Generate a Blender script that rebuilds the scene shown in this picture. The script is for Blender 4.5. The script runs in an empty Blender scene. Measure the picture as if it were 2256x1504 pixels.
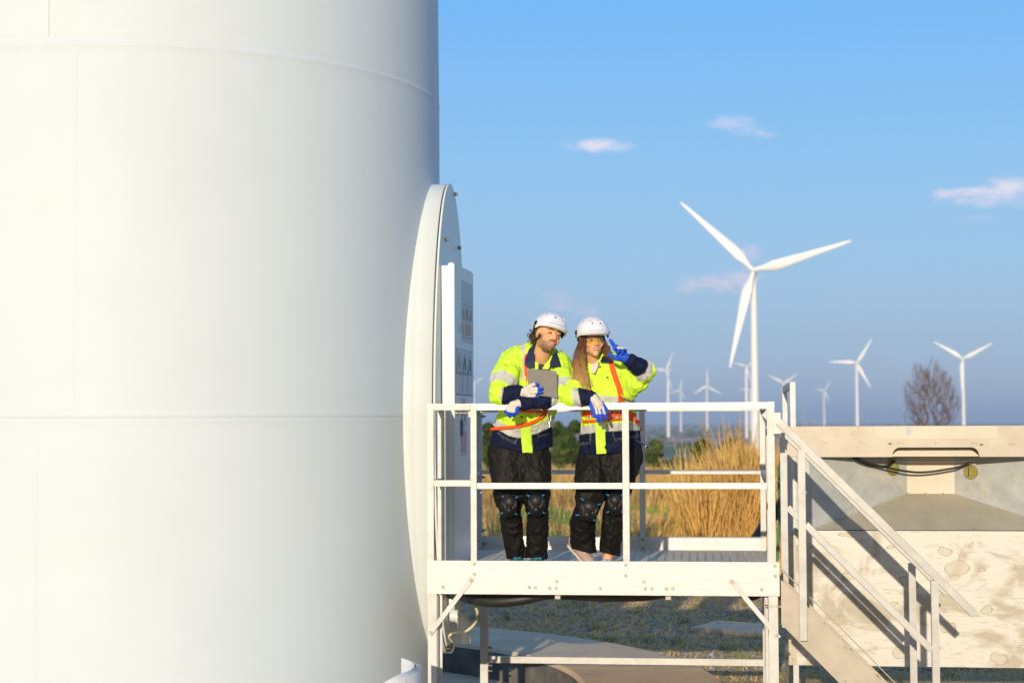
import bpy, bmesh, math, random
import numpy as np
from mathutils import Vector, Matrix, Euler
SC = bpy.context.scene
COL = SC.collection
R = math.radians
random.seed(7)
rng = np.random.default_rng(7)

# ------------------------------------------------------------------ camera
FPX, CXP, CYP, CAMZ = 3700.0, 1128.0, 752.0, 2.3
PITCH, ROLL = math.atan(178 / FPX), R(-0.25)
cam_rot = (Matrix.Rotation(R(90) + PITCH, 3, 'X') @ Matrix.Rotation(ROLL, 3, 'Z'))
cd = bpy.data.cameras.new('camera'); cam = bpy.data.objects.new('camera', cd); COL.objects.link(cam)
cam.matrix_world = Matrix.Translation((0, 0, CAMZ)) @ cam_rot.to_4x4()
cd.sensor_width = 36; cd.lens = FPX / 2256 * 36
cd.clip_start = 0.1; cd.clip_end = 60000
cd.dof.use_dof = True; cd.dof.focus_distance = 11.7; cd.dof.aperture_fstop = 2.6
SC.camera = cam
CAMP = Vector((0, 0, CAMZ))

def ray(px, py):
    return cam_rot @ Vector(((px - CXP) / FPX, (CYP - py) / FPX, -1.0))
def P(px, py, Y):                    # photo pixel at depth Y -> place in the scene
    d = ray(px, py); return CAMP + d * (Y / d.y)
def Pz(px, py, z):
    d = ray(px, py); return CAMP + d * ((z - CAMZ) / d.z)
def Ppl(px, py, o, n):
    d = ray(px, py); return CAMP + d * ((o - CAMP).dot(n) / d.dot(n))

# ------------------------------------------------------------------ world, sun, exposure
SUN_TRAVEL = Vector((0.20, 1.0, -0.203)).normalized()
SUN_EL = math.asin(-SUN_TRAVEL.z)
SUN_AZ = math.atan2(-SUN_TRAVEL.x, -SUN_TRAVEL.y)
sd = bpy.data.lights.new('sun', 'SUN'); sd.energy = 4.0; sd.angle = R(0.5); sd.color = (1.0, 0.865, 0.68)
sun = bpy.data.objects.new('sun', sd); COL.objects.link(sun)
sun.rotation_euler = SUN_TRAVEL.to_track_quat('-Z', 'Y').to_euler(); sun.location = (-10, -40, 20)
SC.render.engine = 'CYCLES'
SC.view_settings.view_transform = 'Standard'; SC.view_settings.look = 'None'
SC.view_settings.exposure = 0.0; SC.view_settings.gamma = 1
SC.cycles.use_denoising = True
SC.cycles.volume_bounces = 0; SC.cycles.max_bounces = 8; SC.cycles.transparent_max_bounces = 16
SC.cycles.use_adaptive_sampling = True

W = bpy.data.worlds.new("World"); SC.world = W; W.use_nodes = True
wn, wl = W.node_tree.nodes, W.node_tree.links
wn.clear()
class NT:
    def __init__(s, tree): s.t = tree
    def n(s, typ, **kw):
        x = s.t.nodes.new(typ)
        for k, v in kw.items(): setattr(x, k, v)
        return x
    def l(s, a, b): s.t.links.new(a, b)
    def val(s, sock, v):
        if hasattr(v, 'is_output') or hasattr(v, 'links'): s.l(v, sock)
        else: sock.default_value = v
    def math(s, op, a, b=0.0, c=None, clamp=False):
        m = s.n('ShaderNodeMath', operation=op, use_clamp=clamp)
        s.val(m.inputs[0], a); s.val(m.inputs[1], b)
        if c is not None: s.val(m.inputs[2], c)
        return m.outputs[0]
    def dot(s, a, v):
        m = s.n('ShaderNodeVectorMath', operation='DOT_PRODUCT'); s.val(m.inputs[0], a); s.val(m.inputs[1], v); return m.outputs['Value']
    def mix(s, f, a, b, mode='MIX'):
        m = s.n('ShaderNodeMix', data_type='RGBA', blend_type=mode)
        s.val(m.inputs[0], f); s.val(m.inputs[6], a); s.val(m.inputs[7], b); return m.outputs[2]
    def ramp(s, f, stops, interp='LINEAR'):
        r = s.n('ShaderNodeValToRGB'); r.color_ramp.interpolation = interp
        s.l(f, r.inputs[0]); e = r.color_ramp.elements
        while len(e) < len(stops): e.new(0.5)
        for i, (p, c) in enumerate(stops):
            e[i].position = p; e[i].color = c if len(c) == 4 else (*c, 1)
        return r.outputs[0]
    def noise(s, vec, scale, detail=4, rough=0.55, dist=0.0):
        t = s.n('ShaderNodeTexNoise'); s.l(vec, t.inputs['Vector'])
        t.inputs['Scale'].default_value = scale; t.inputs['Detail'].default_value = detail
        t.inputs['Roughness'].default_value = rough; t.inputs['Distortion'].default_value = dist
        return t.outputs['Fac']
w = NT(W.node_tree)
sky = w.n('ShaderNodeTexSky', sky_type='NISHITA'); sky.sun_disc = False
sky.sun_elevation = SUN_EL; sky.sun_rotation = SUN_AZ; sky.air_density = 1.0; sky.dust_density = 0.6; sky.ozone_density = 1.0
tc = w.n('ShaderNodeTexCoord'); D = tc.outputs['Generated']
sep = w.n('ShaderNodeSeparateXYZ'); w.l(D, sep.inputs[0])
elev = w.math('MULTIPLY', sep.outputs['Z'], 2.0, clamp=True)
K_ = 1 / 0.13
def sk(r_, g, b): return (r_ * K_, g * K_, b * K_)
own = w.ramp(elev, [(0.0, sk(.27, .39, .60)), (0.06, sk(.30, .45, .70)), (0.18, sk(.29, .53, .83)), (0.32, sk(.24, .54, .92)), (0.5, sk(.15, .48, 1.0)), (0.75, sk(.14, .38, .85)), (1.0, sk(.12, .28, .66))])
sw = w.math('MULTIPLY_ADD', w.dot(D, Vector((-SUN_TRAVEL.x, -SUN_TRAVEL.y, 0)).normalized()), 0.9, 0.1, clamp=True)
own = w.mix(w.math('MULTIPLY', sw, sw), own, (*sk(.36, .38, .42), 1))
base = w.mix(0.85, sky.outputs[0], own)
mpc = w.n('ShaderNodeMapping'); w.l(D, mpc.inputs[0]); mpc.inputs['Scale'].default_value = (1, 1, 2.6)
n1 = w.noise(mpc.outputs[0], 42, 8, 0.68, 0.5)
CLOUDS = [  # photo x, y, half width, half height, strength, tint
 (1328, 321, 84, 17, 1.0, (1.0, 0.93, 0.93)), (1612, 275, 60, 17, 0.6, (0.95, 0.88, 0.95)), (1648, 288, 50, 13, 0.55, (0.95, 0.88, 0.95)), (1680, 297, 40, 9, 0.45, (0.95, 0.88, 0.95)),
 (2110, 428, 62, 18, 0.75, (1.0, 0.9, 0.92)), (2170, 425, 90, 22, 0.75, (1.0, 0.9, 0.92)), (2225, 408, 85, 20, 0.95, (1.0, 0.95, 0.93)), (2225, 437, 130, 20, 0.7, (0.9, 0.85, 0.93)), (2155, 482, 60, 12, 0.3, (0.9, 0.82, 0.9)),
 (1570, 622, 75, 28, 0.85, (0.95, 0.78, 0.84)), (1630, 610, 50, 22, 0.7, (0.95, 0.78, 0.84)), (1655, 560, 30, 28, 0.6, (0.92, 0.78, 0.86)),
 (1235, 665, 38, 30, 0.5, (0.86, 0.76, 0.86)), (1292, 682, 34, 19, 0.42, (0.86, 0.76, 0.86)), (1455, 668, 50, 12, 0.22, (0.85, 0.76, 0.86))]
cur = base
for (cx, cy, hw, hh, st, ct) in CLOUDS:
    c = ray(cx, cy).normalized()
    rt = Vector((c.y, -c.x, 0)).normalized(); up = rt.cross(c)
    a = w.math('MULTIPLY_ADD', w.dot(D, rt), FPX / hw, -c.dot(rt) * FPX / hw)
    b = w.math('MULTIPLY_ADD', w.dot(D, up), FPX / hh, -c.dot(up) * FPX / hh)
    r2 = w.math('ADD', w.math('MULTIPLY', a, a), w.math('MULTIPLY', b, b))
    q = w.math('ADD', r2, w.math('MULTIPLY_ADD', n1, -5.0, 2.5))
    mr = w.n('ShaderNodeMapRange', interpolation_type='SMOOTHSTEP')
    w.l(q, mr.inputs['Value']); mr.inputs['From Min'].default_value = 1.3; mr.inputs['From Max'].default_value = -0.9
    m = mr.outputs[0]
    fwd = w.math('GREATER_THAN', w.dot(D, c), 0.9)
    f = w.math('MULTIPLY', w.math('MULTIPLY', m, fwd), st * 0.8)
    cur = w.mix(f, cur, (ct[0] * 7.4, ct[1] * 7.0, ct[2] * 7.6, 1))
bg = w.n('ShaderNodeBackground'); bg.inputs['Strength'].default_value = 0.13
wo = w.n('ShaderNodeOutputWorld'); w.l(cur, bg.inputs[0]); w.l(bg.outputs[0], wo.inputs[0])

# ------------------------------------------------------------------ object helpers
def tag(o, label=None, cat=None, group=None, kind=None):
    if label: o['label'] = label
    if cat: o['category'] = cat
    if group: o['group'] = group
    if kind: o['kind'] = kind
    return o
def empty(name, loc=(0, 0, 0), rz=0.0, **kw):
    o = bpy.data.objects.new(name, None); COL.objects.link(o); o.location = loc; o.rotation_euler = (0, 0, rz)
    o.empty_display_size = 0.2
    return tag(o, **kw)
def link(name, me, mat=None, parent=None, loc=(0, 0, 0)):
    o = bpy.data.objects.new(name, me); COL.objects.link(o); o.location = loc
    if mat is not None and not me.materials: me.materials.append(mat)
    if parent is not None: o.parent = parent
    return o

class MB:
    """collects shapes into one mesh"""
    def __init__(s, off=(0, 0, 0)):
        s.v = []; s.f = []; s.sm = []; s.mi = []; s.off = Vector(off)
    def add(s, vs, fs, smooth=False, mi=0):
        b = len(s.v); s.v += [tuple(Vector(x) - s.off) for x in vs]
        s.f += [tuple(b + i for i in f) for f in fs]; s.sm += [smooth] * len(fs); s.mi += [mi] * len(fs)
        return s
    def hexa(s, c8, mi=0):
        return s.add(c8, [(0, 3, 2, 1), (4, 5, 6, 7), (0, 1, 5, 4), (1, 2, 6, 5), (2, 3, 7, 6), (3, 0, 4, 7)], False, mi)
    def box(s, x0, y0, z0, x1, y1, z1, mi=0):
        return s.hexa([(x0, y0, z0), (x1, y0, z0), (x1, y1, z0), (x0, y1, z0), (x0, y0, z1), (x1, y0, z1), (x1, y1, z1), (x0, y1, z1)], mi)
    def bar(s, a, b, wd, ht, up=(0, 0, 1), mi=0, ch=0.12):
        a = Vector(a); b = Vector(b); d = (b - a).normalized(); up = Vector(up)
        x = d.cross(up)
        if x.length < 1e-4: x = d.cross(Vector((1, 0, 0)))
        x.normalize(); y = x.cross(d).normalized()
        c = min(wd, ht) * ch
        pr = [(-wd/2+c, -ht/2), (wd/2-c, -ht/2), (wd/2, -ht/2+c), (wd/2, ht/2-c), (wd/2-c, ht/2), (-wd/2+c, ht/2), (-wd/2, ht/2-c), (-wd/2, -ht/2+c)]
        vs = [p + x * i + y * j for p in (a, b) for i, j in pr]
        n = 8
        fs = [(i, (i + 1) % n, n + (i + 1) % n, n + i) for i in range(n)] + [tuple(range(n))[::-1], tuple(range(n, 2 * n))]
        return s.add(vs, fs, False, mi)
    def tube(s, pts, r, seg=8, caps=True, mi=0, smooth=True):
        pts = [Vector(p) for p in pts]; n = len(pts)
        rs = r if hasattr(r, '__len__') else [r] * n
        vs = []; ref = None
        for i, p in enumerate(pts):
            d = (pts[min(i + 1, n - 1)] - pts[max(i - 1, 0)]).normalized()
            if ref is None: ref = d.orthogonal().normalized()
            x = (ref - d * ref.dot(d)).normalized(); ref = x; y = d.cross(x)
            vs += [p + (x * math.cos(2 * math.pi * k / seg) + y * math.sin(2 * math.pi * k / seg)) * rs[i] for k in range(seg)]
        fs = [(i * seg + k, i * seg + (k + 1) % seg, (i + 1) * seg + (k + 1) % seg, (i + 1) * seg + k) for i in range(n - 1) for k in range(seg)]
        s.add(vs, fs, smooth, mi)
        if caps: s.add(vs[:seg], [tuple(range(seg))[::-1]], False, mi); s.add(vs[-seg:], [tuple(range(seg))], False, mi)
        return s
    def bolt(s, p, n, r=0.011, h=0.012, mi=0):
        r *= 0.85
        p = Vector(p); n = Vector(n).normalized(); s.tube([p - n * 0.004, p + n * 0.003], r * 1.3, 10, True, mi, False)
        return s.tube([p + n * 0.004, p + n * h], r, 6, True, mi, False)
    def slab(s, poly, th, n=None, mi=0):
        poly = [Vector(p) for p in poly]; k = len(poly)
        if n is None: n = (poly[1] - poly[0]).cross(poly[2] - poly[0]).normalized()
        n = Vector(n); vs = poly + [p + n * th for p in poly]
        fs = [tuple(range(k))[::-1], tuple(range(k, 2 * k))] + [(i, (i + 1) % k, k + (i + 1) % k, k + i) for i in range(k)]
        return s.add(vs, fs, False, mi)
    def build(s, name, mat, parent=None, loc=(0, 0, 0), bevel=0.0, mats=None):
        me = bpy.data.meshes.new(name); me.from_pydata(s.v, [], s.f)
        me.polygons.foreach_set('use_smooth', s.sm)
        for m in (mats or [mat]): me.materials.append(m)
        me.polygons.foreach_set('material_index', s.mi)
        bm = bmesh.new(); bm.from_mesh(me); bmesh.ops.recalc_face_normals(bm, faces=bm.faces)
        if bevel: bmesh.ops.bevel(bm, geom=[e for e in bm.edges if len(e.link_faces) == 2 and e.calc_face_angle(0) > 0.6], offset=bevel, segments=2, affect='EDGES')
        bm.to_mesh(me); bm.free()
        return link(name, me, None, parent, loc)

def np_mesh(name, V, F, mat, parent=None, loc=(0, 0, 0), smooth=True, colors=None):
    me = bpy.data.meshes.new(name)
    V = np.asarray(V, np.float32); F = np.asarray(F, np.int32); k = F.shape[1]
    me.vertices.add(len(V)); me.vertices.foreach_set('co', V.ravel())
    me.loops.add(F.size); me.loops.foreach_set('vertex_index', F.ravel())
    me.polygons.add(len(F)); me.polygons.foreach_set('loop_start', np.arange(len(F), dtype=np.int32) * k)
    me.polygons.foreach_set('loop_total', np.full(len(F), k, np.int32))
    me.polygons.foreach_set('use_smooth', np.full(len(F), smooth))
    me.update(calc_edges=True); me.validate()
    if colors is not None:
        ca = me.color_attributes.new('Col', 'FLOAT_COLOR', 'POINT')
        C = np.ones((len(V), 4), np.float32); C[:, :3] = colors; ca.data.foreach_set('color', C.ravel())
    return link(name, me, mat, parent, loc)

# ------------------------------------------------------------------ materials
MATS = {}
def mat(name, c1, c2=None, scale=6.0, rough=0.6, metal=0.0, bump=0.0, bscale=60.0, detail=5, spec=0.5, lo=0.35, hi=0.65, extra=None, stretch=None, coat=0.0, dirt=None):
    if name in MATS: return MATS[name]
    m = bpy.data.materials.new(name); m.use_nodes = True; t = NT(m.node_tree); m.node_tree.nodes.clear()
    out = t.n('ShaderNodeOutputMaterial'); b = t.n('ShaderNodeBsdfPrincipled'); t.l(b.outputs[0], out.inputs[0])
    co = t.n('ShaderNodeTexCoord').outputs['Object']
    if stretch:
        mp = t.n('ShaderNodeMapping'); mp.inputs['Scale'].default_value = stretch; t.l(co, mp.inputs[0]); co2 = mp.outputs[0]
    else: co2 = co
    col = (*c1, 1)
    if c2 is not None:
        f = t.ramp(t.noise(co2, scale, detail, 0.6), [(lo, (0, 0, 0)), (hi, (1, 1, 1))])
        col = t.mix(f, (*c1, 1), (*c2, 1))
    if dirt is not None:
        g = t.ramp(t.noise(co, dirt[1], 6, 0.7, 0.6), [(dirt[2], (0, 0, 0)), (dirt[3], (1, 1, 1))])
        col = t.mix(g, col, (*dirt[0], 1))
    t.val(b.inputs['Base Color'], col)
    b.inputs['Roughness'].default_value = rough; b.inputs['Metallic'].default_value = metal
    b.inputs['Specular IOR Level'].default_value = spec; b.inputs['Coat Weight'].default_value = coat
    if bump:
        bn = t.n('ShaderNodeBump'); bn.inputs['Strength'].default_value = bump; bn.inputs['Distance'].default_value = 0.01
        t.l(t.noise(co2, bscale, 5, 0.6), bn.inputs['Height']); t.l(bn.outputs[0], b.inputs['Normal'])
    if extra: extra(t, b, co, col)
    MATS[name] = m; return m
def vmat(name, rough=0.7, bump=0.15, bscale=180, spec=0.3, metal=0.0, sheen=0.0, coat=0.0):
    def ex(t, b, co, col):
        a = t.n('ShaderNodeVertexColor'); a.layer_name = 'Col'
        v = t.noise(co, 35, 4, 0.6)
        c = t.mix(1.0, a.outputs[0], t.ramp(v, [(0.3, (0.88, 0.88, 0.88)), (0.7, (1.0, 1.0, 1.0))]), 'MULTIPLY')
        t.l(c, b.inputs['Base Color']); b.inputs['Sheen Weight'].default_value = sheen
    return mat(name, (1, 1, 1), rough=rough, bump=bump, bscale=bscale, spec=spec, metal=metal, extra=ex, coat=coat)

M_tower = mat('tower_paint', (0.605, 0.665, 0.69), (0.625, 0.685, 0.71), scale=1.2, rough=0.6, bump=0.02, bscale=3, spec=0.2, dirt=((0.61, 0.65, 0.63), 0.9, 0.52, 0.9))
M_white = mat('door_paint', (0.66, 0.70, 0.67), (0.69, 0.73, 0.70), scale=3, rough=0.35, bump=0.02, bscale=8)
M_alu = mat('aluminium', (0.57, 0.56, 0.53), (0.47, 0.46, 0.42), scale=9, rough=0.5, metal=0.15, bump=0.08, bscale=40, dirt=((0.5, 0.42, 0.3), 26, 0.62, 0.78))
M_alub = mat('beam_aluminium', (0.59, 0.58, 0.56), (0.50, 0.49, 0.46), scale=5, rough=0.42, metal=0.15, bump=0.1, bscale=12, stretch=(1, 1, 9), dirt=((0.5, 0.42, 0.3), 16, 0.66, 0.8))
M_bolt = mat('bolt_steel', (0.34, 0.32, 0.28), (0.22, 0.20, 0.16), scale=60, rough=0.45, metal=0.5)
M_black = mat('black_rubber', (0.012, 0.012, 0.013), (0.02, 0.02, 0.02), scale=20, rough=0.5, bump=0.1)
# ------------------------------------------------------------------ terrain
def sstep(a, b, x):
    t = np.clip((x - a) / (b - a), 0, 1); return t * t * (3 - 2 * t)
def zt(X, Y):
    X = np.asarray(X, float); Y = np.asarray(Y, float)
    z = -20.0 * sstep(75, 700, Y) - 1.7 * sstep(26.5, 38, Y)
    z = z + 0.05 * (np.sin(X * 0.9 + 1) * np.sin(Y * 0.7) ) * sstep(20, 30, Y)
    z = z + 4 * np.sin(X / 900 + 0.4) * np.sin(Y / 1300) * sstep(1500, 5000, Y)
    return z
def ground():
    ys = np.concatenate([np.linspace(-30, 8, 12), np.linspace(9, 60, 110), np.geomspace(62, 34000, 130)])
    us = np.sinh(np.linspace(-7.2, 7.2, 241)) / math.sinh(7.2)
    V = []; 
    for y in ys:
        half = 40 + abs(y) * 0.75
        for u in np.linspace(-1, 1, 161): V.append((u * half, y))
    V = np.array(V); Z = zt(V[:, 0], V[:, 1]); V = np.c_[V, Z]
    n = 161; F = np.array([(j * n + i, j * n + i + 1, (j + 1) * n + i + 1, (j + 1) * n + i) for j in range(len(ys) - 1) for i in range(n - 1)])
    def ex(t, b, co, col):
        sp = t.n('ShaderNodeSeparateXYZ'); t.l(co, sp.inputs[0]); y = sp.outputs['Y']
        # near yard: blue grey gravel with straw and green tufts
        mp = t.n('ShaderNodeMapping'); t.l(co, mp.inputs[0]); mp.inputs['Scale'].default_value = (1, 1, 0)
        p = mp.outputs[0]
        vo = t.n('ShaderNodeTexVoronoi'); vo.inputs['Scale'].default_value = 30; t.l(p, vo.inputs['Vector'])
        grav = t.ramp(vo.outputs['Color'], [(0.1, (0.12, 0.11, 0.10)), (0.5, (0.30, 0.28, 0.26)), (0.9, (0.6, 0.57, 0.53))])
        straw = t.ramp(t.noise(p, 38, 6, 0.75, 1.5), [(0.35, (0.26, 0.15, 0.06)), (0.5, (0.60, 0.40, 0.17)), (0.65, (0.85, 0.60, 0.28))])
        f1 = t.ramp(t.noise(p, 2.6, 6, 0.7), [(0.30, (0, 0, 0)), (0.46, (1, 1, 1))])
        c = t.mix(f1, grav, straw)
        f2 = t.ramp(t.noise(p, 6.5, 5, 0.7, 0.3), [(0.60, (0, 0, 0)), (0.66, (1, 1, 1))])
        c = t.mix(f2, c, (0.20, 0.20, 0.06, 1))
        # field: reddish earth, yellow and green weeds
        mp2 = t.n('ShaderNodeMapping'); t.l(co, mp2.inputs[0]); mp2.inputs['Scale'].default_value = (1, 0.45, 0)
        q = mp2.outputs[0]
        fe = t.mix(t.ramp(t.noise(q, 0.55, 6, 0.7), [(0.4, (0, 0, 0)), (0.55, (1, 1, 1))]), (0.78, 0.42, 0.17, 1), (0.74, 0.55, 0.18, 1))
        fe = t.mix(t.ramp(t.noise(q, 1.1, 5, 0.65, 0.4), [(0.53, (0, 0, 0)), (0.6, (1, 1, 1))]), fe, (0.30, 0.42, 0.08, 1))
        mr = t.n('ShaderNodeMapRange'); t.l(y, mr.inputs['Value']); mr.inputs['From Min'].default_value = 24; mr.inputs['From Max'].default_value = 31
        c = t.mix(mr.outputs[0], c, fe)
        # plain: dusty green country with pale earth fields
        mp3 = t.n('ShaderNodeMapping'); t.l(co, mp3.inputs[0]); mp3.inputs['Scale'].default_value = (0.001, 0.00035, 0)
        s_ = mp3.outputs[0]
        fa = t.mix(t.ramp(t.noise(s_, 5.5, 5, 0.6), [(0.46, (0, 0, 0)), (0.52, (1, 1, 1))]), (0.17, 0.22, 0.11, 1), (0.72, 0.40, 0.26, 1))
        mr2 = t.n('ShaderNodeMapRange'); t.l(y, mr2.inputs['Value']); mr2.inputs['From Min'].default_value = 110; mr2.inputs['From Max'].default_value = 400
        c = t.mix(mr2.outputs[0], c, fa)
        t.l(c, b.inputs['Base Color'])
        bn = t.n('ShaderNodeBump'); bn.inputs['Distance'].default_value = 0.03; bn.inputs['Strength'].default_value = 0.6
        t.l(vo.outputs['Distance'], bn.inputs['Height']); t.l(bn.outputs[0], b.inputs['Normal'])
    m = mat('terrain', (0.3, 0.3, 0.3), rough=0.95, spec=0.1, extra=ex)
    return tag(np_mesh('ground', V, F, m), kind='structure')
GROUND = ground()

# ------------------------------------------------------------------ tower
AX = Vector((-2.78, 12.93, 0)); TR = 2.22
DPHI = R(8.7)
DN = Vector((math.cos(DPHI), -math.sin(DPHI), 0)); DL = Vector((math.sin(DPHI), math.cos(DPHI), 0)); UZ = Vector((0, 0, 1))
DC = Vector((-0.456, 12.60, 2.27))                     # centre of the door cover face
AX = DC - DN * (TR + 0.13); AX.z = 0
ZS1 = Ppl(155, 91.5, Vector((0, AX.y - TR + 0.02, 0)), Vector((0, 1, 0))).z
ZS0 = Ppl(300, 921, Vector((0, AX.y - TR, 0)), Vector((0, 1, 0))).z
troot = empty('turbine_tower', (AX.x, AX.y, 0.0), label='huge white steel tower base filling the left of the picture', cat='tower')
def tower():
    # profile: plates welded at ZS0 and ZS1 with thin beads
    pr = [(TR, -0.4), (TR, ZS0 - 0.06), (TR, ZS0 - 0.022), (TR + 0.0008, ZS0 - 0.018), (TR + 0.001, ZS0 - 0.004), (TR - 0.0015, ZS0 - 0.002), (TR + 0.001, ZS0 + 0.001), (TR + 0.001, ZS0 + 0.03), (TR, ZS0 + 0.036), (TR, ZS0 + 0.08)]
    pr += [(TR, ZS1 - 0.08), (TR, ZS1 - 0.03), (TR + 0.0012, ZS1 - 0.026), (TR + 0.0015, ZS1 - 0.003), (TR - 0.003, ZS1)]
    for k in range(3):
        z = ZS1 + 0.008 + k * 0.02
        pr += [(TR - 0.003, z), (TR - 0.0012, z + 0.008), (TR - 0.003, z + 0.016)]
    pr += [(TR - 0.003, ZS1 + 0.09), (TR - 0.003, ZS1 + 0.15), (TR - 0.010, 6.0), (TR - .011, 6.1), (TR - 0.09, 14.0), (TR - 0.45, 60.0), (1.2, 86)]
    n = 256; V = []; F = []
    for r_, z in pr:
        for k in range(n):
            a = 2 * math.pi * k / n; V.append((r_ * math.cos(a), r_ * math.sin(a), z))
    for i in range(len(pr) - 1):
        for k in range(n): F.append((i * n + k, i * n + (k + 1) % n, (i + 1) * n + (k + 1) % n, (i + 1) * n + k))
    np_mesh('shell', V, F, M_tower, troot)
    # vertical weld beads
    for px, z0, z1 in ((162, ZS0, ZS1), (98, ZS1, 9), (82, 0, ZS0)):
        d = ray(px, 930); o = CAMP - Vector((AX.x, AX.y, 0)); dx, dy = d.x, d.y
        A = dx*dx + dy*dy; B = 2 * (o.x*dx + o.y*dy); C = o.x**2 + o.y**2 - TR**2
        q = B*B - 4*A*C
        if q <= 0: continue
        s = (-B - math.sqrt(q)) / (2*A); x, y = o.x + s*dx, o.y + s*dy
        mb = MB(); mb.bar((x, y, z0 + 0.03), (x, y, z1 - 0.03), 0.010, 0.0018, (x, y, 0)); mb.build('weld_bead', M_tower, troot)
tower()
def dpt(l, z, n=0.0):      # door frame coordinates: along the face (away from camera), height, outwards
    return DC + DL * l + UZ * (z - DC.z) + DN * n
def door():
    TO = Vector((AX.x, AX.y, 0))
    zt0, zb0 = Ppl(992, 404.5, DC, DN).z, Ppl(983, 1447, DC, DN).z
    A_, B_ = 0.62, (zt0 - zb0) / 2; DC.z = (zt0 + zb0) / 2
    N = 96; ang = [2 * math.pi * k / N for k in range(N)]
    el = lambda k, n, e=0.0: dpt((A_ + e) * math.cos(ang[k]), DC.z + (B_ + e) * math.sin(ang[k]), n)
    mb = MB(TO)
    rings = [(-0.55, 0.035), (-0.24, 0.035), (-0.20, 0.02), (-0.155, 0.004), (-0.15, 0.0), (-0.03, 0.0), (-0.026, -0.012)]
    vs = []
    for n_, e in rings: vs += [el(k, n_, e) for k in range(N)]
    fs = [(i*N + k, i*N + (k+1) % N, (i+1)*N + (k+1) % N, (i+1)*N + k) for i in range(len(rings) - 1) for k in range(N)]
    mb.add(vs, fs, True); mb.add([el(k, -0.026, -0.012) for k in range(N)], [tuple(range(N))], False)
    fl = mb.build('door_flange', M_white, troot)
    g = MB(TO); vs = [el(k, n_, -0.022) for n_ in (-0.03, -0.012) for k in range(N)]
    g.add(vs, [(k, (k+1) % N, N + (k+1) % N, N + k) for k in range(N)], True); g.build('gasket', M_black, troot)
    c = MB(TO); vs = []
    for n_, e in ((-0.014, 0.0), (-0.003, 0.003), (0.0, 0.0)): vs += [el(k, n_, e) for k in range(N)]
    c.add(vs, [(i*N + k, i*N + (k+1) % N, (i+1)*N + (k+1) % N, (i+1)*N + k) for i in range(2) for k in range(N)], False)
    c.add(vs[-N:], [tuple(range(N))], False); c.add(vs[:N], [tuple(range(N))[::-1]], False)
    cov = c.build('door_cover', M_white, troot)
    for px, py in ((1001.5, 428), (981.5, 528), (1009.5, 546)):
        b = MB(TO); p = Ppl(px, py, DC, DN); b.bolt(p, DN, 0.015, 0.022); b.build('bolt', M_bolt, troot)
    # door leaf: base frame + box leaf
    l0, l1, z0, z1 = -0.405, 0.405, 1.262, P(1001, 578.5, 12.2).z
    f = MB(TO)
    def lbox(b, la, lb, za, zb, na, nb, mi=0):
        b.hexa([dpt(la, za, na), dpt(lb, za, na), dpt(lb, za, nb), dpt(la, za, nb), dpt(la, zb, na), dpt(lb, zb, na), dpt(lb, zb, nb), dpt(la, zb, nb)], mi)
    lbox(f, l0 + 0.008, l1 - 0.008, z0, z1 - 0.02, 0.001, 0.05); f.build('door_frame', M_white, troot, bevel=0.004)
    lf = MB(TO); lbox(lf, l0, l1, z0, z1, 0.051, 0.098); leaf = lf.build('door_leaf', M_white, troot, bevel=0.009)
    h = MB(TO); lbox(h, -0.16, -0.08, 2.20, 2.32, 0.0985, 0.104); h.build('latch_plate', M_black, leaf, bevel=0.002)
    # warning labels on the leaf
    mp_ = mat('label_grey', (0.46, 0.50, 0.50), rough=0.4); mw = mat('label_white', (0.52, 0.55, 0.58), rough=0.4)
    my = mat('label_yellow', (0.60, 0.47, 0.14), rough=0.4); mr_ = mat('label_red', (0.60, 0.20, 0.28), rough=0.4); mk = mat('label_black', (0.20, 0.22, 0.25), rough=0.4)
    ms = [mp_, mw, my, mr_, mk]
    nn = 0.0983
    def Q(b, la, lb, za, zb, k, lift=0): lbox(b, la, lb, za, zb, nn + lift, nn + lift + 0.0012, k)
    def tri(b, lc, zb, hw, hh, k, lift):
        vs = [dpt(lc - hw, zb, nn + lift + 0.0012), dpt(lc + hw, zb, nn + lift + 0.0012), dpt(lc, zb + hh, nn + lift + 0.0012)]; b.slab(vs, 0.0008, DN, k)
    def disc(b, lc, zc, r_, k, lift, rin=0.0):
        n_ = 28; o = [dpt(lc + r_*math.cos(2*math.pi*i/n_), zc + r_*math.sin(2*math.pi*i/n_), nn + lift + 0.0012) for i in range(n_)]
        b.slab(o, 0.0006, DN, k)
    b = MB(TO); Q(b, -0.10, 0.385, 2.90, 3.36, 0)          # upper panel with three signs
    for i, lc in enumerate((-0.02, 0.13, 0.28)):
        Q(b, lc - 0.062, lc + 0.062, 2.94, 3.18, 1, 0.0014)
        Q(b, lc - 0.062, lc + 0.062, 3.18, 3.187, 4, 0.0014); Q(b, lc - 0.062, lc + 0.062, 2.935, 2.942, 4, 0.0014)
        if i == 1:
            disc(b, lc, 3.115, 0.052, 3, 0.0028); disc(b, lc, 3.115, 0.037, 1, 0.0038); b.bar(dpt(lc - 0.035, 3.15, nn+0.007), dpt(lc + 0.035, 3.08, nn+0.007), 0.01, 0.001, DN, 3)
            b.bar(dpt(lc, 3.09, nn+0.0058), dpt(lc, 3.14, nn+0.0058), 0.016, 0.001, DN, 4)
            Q(b, lc - 0.055, lc + 0.055, 2.955, 3.045, 3, 0.0028)
        else:
            tri(b, lc, 3.07, 0.056, 0.10, 4, 0.0028); tri(b, lc, 3.077, 0.045, 0.08, 2, 0.0038); b.bar(dpt(lc, 3.085, nn+0.0062), dpt(lc, 3.13, nn+0.0062), 0.01, 0.001, DN, 4)
            Q(b, lc - 0.055, lc + 0.055, 2.955, 3.045, 2, 0.0028)
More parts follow.
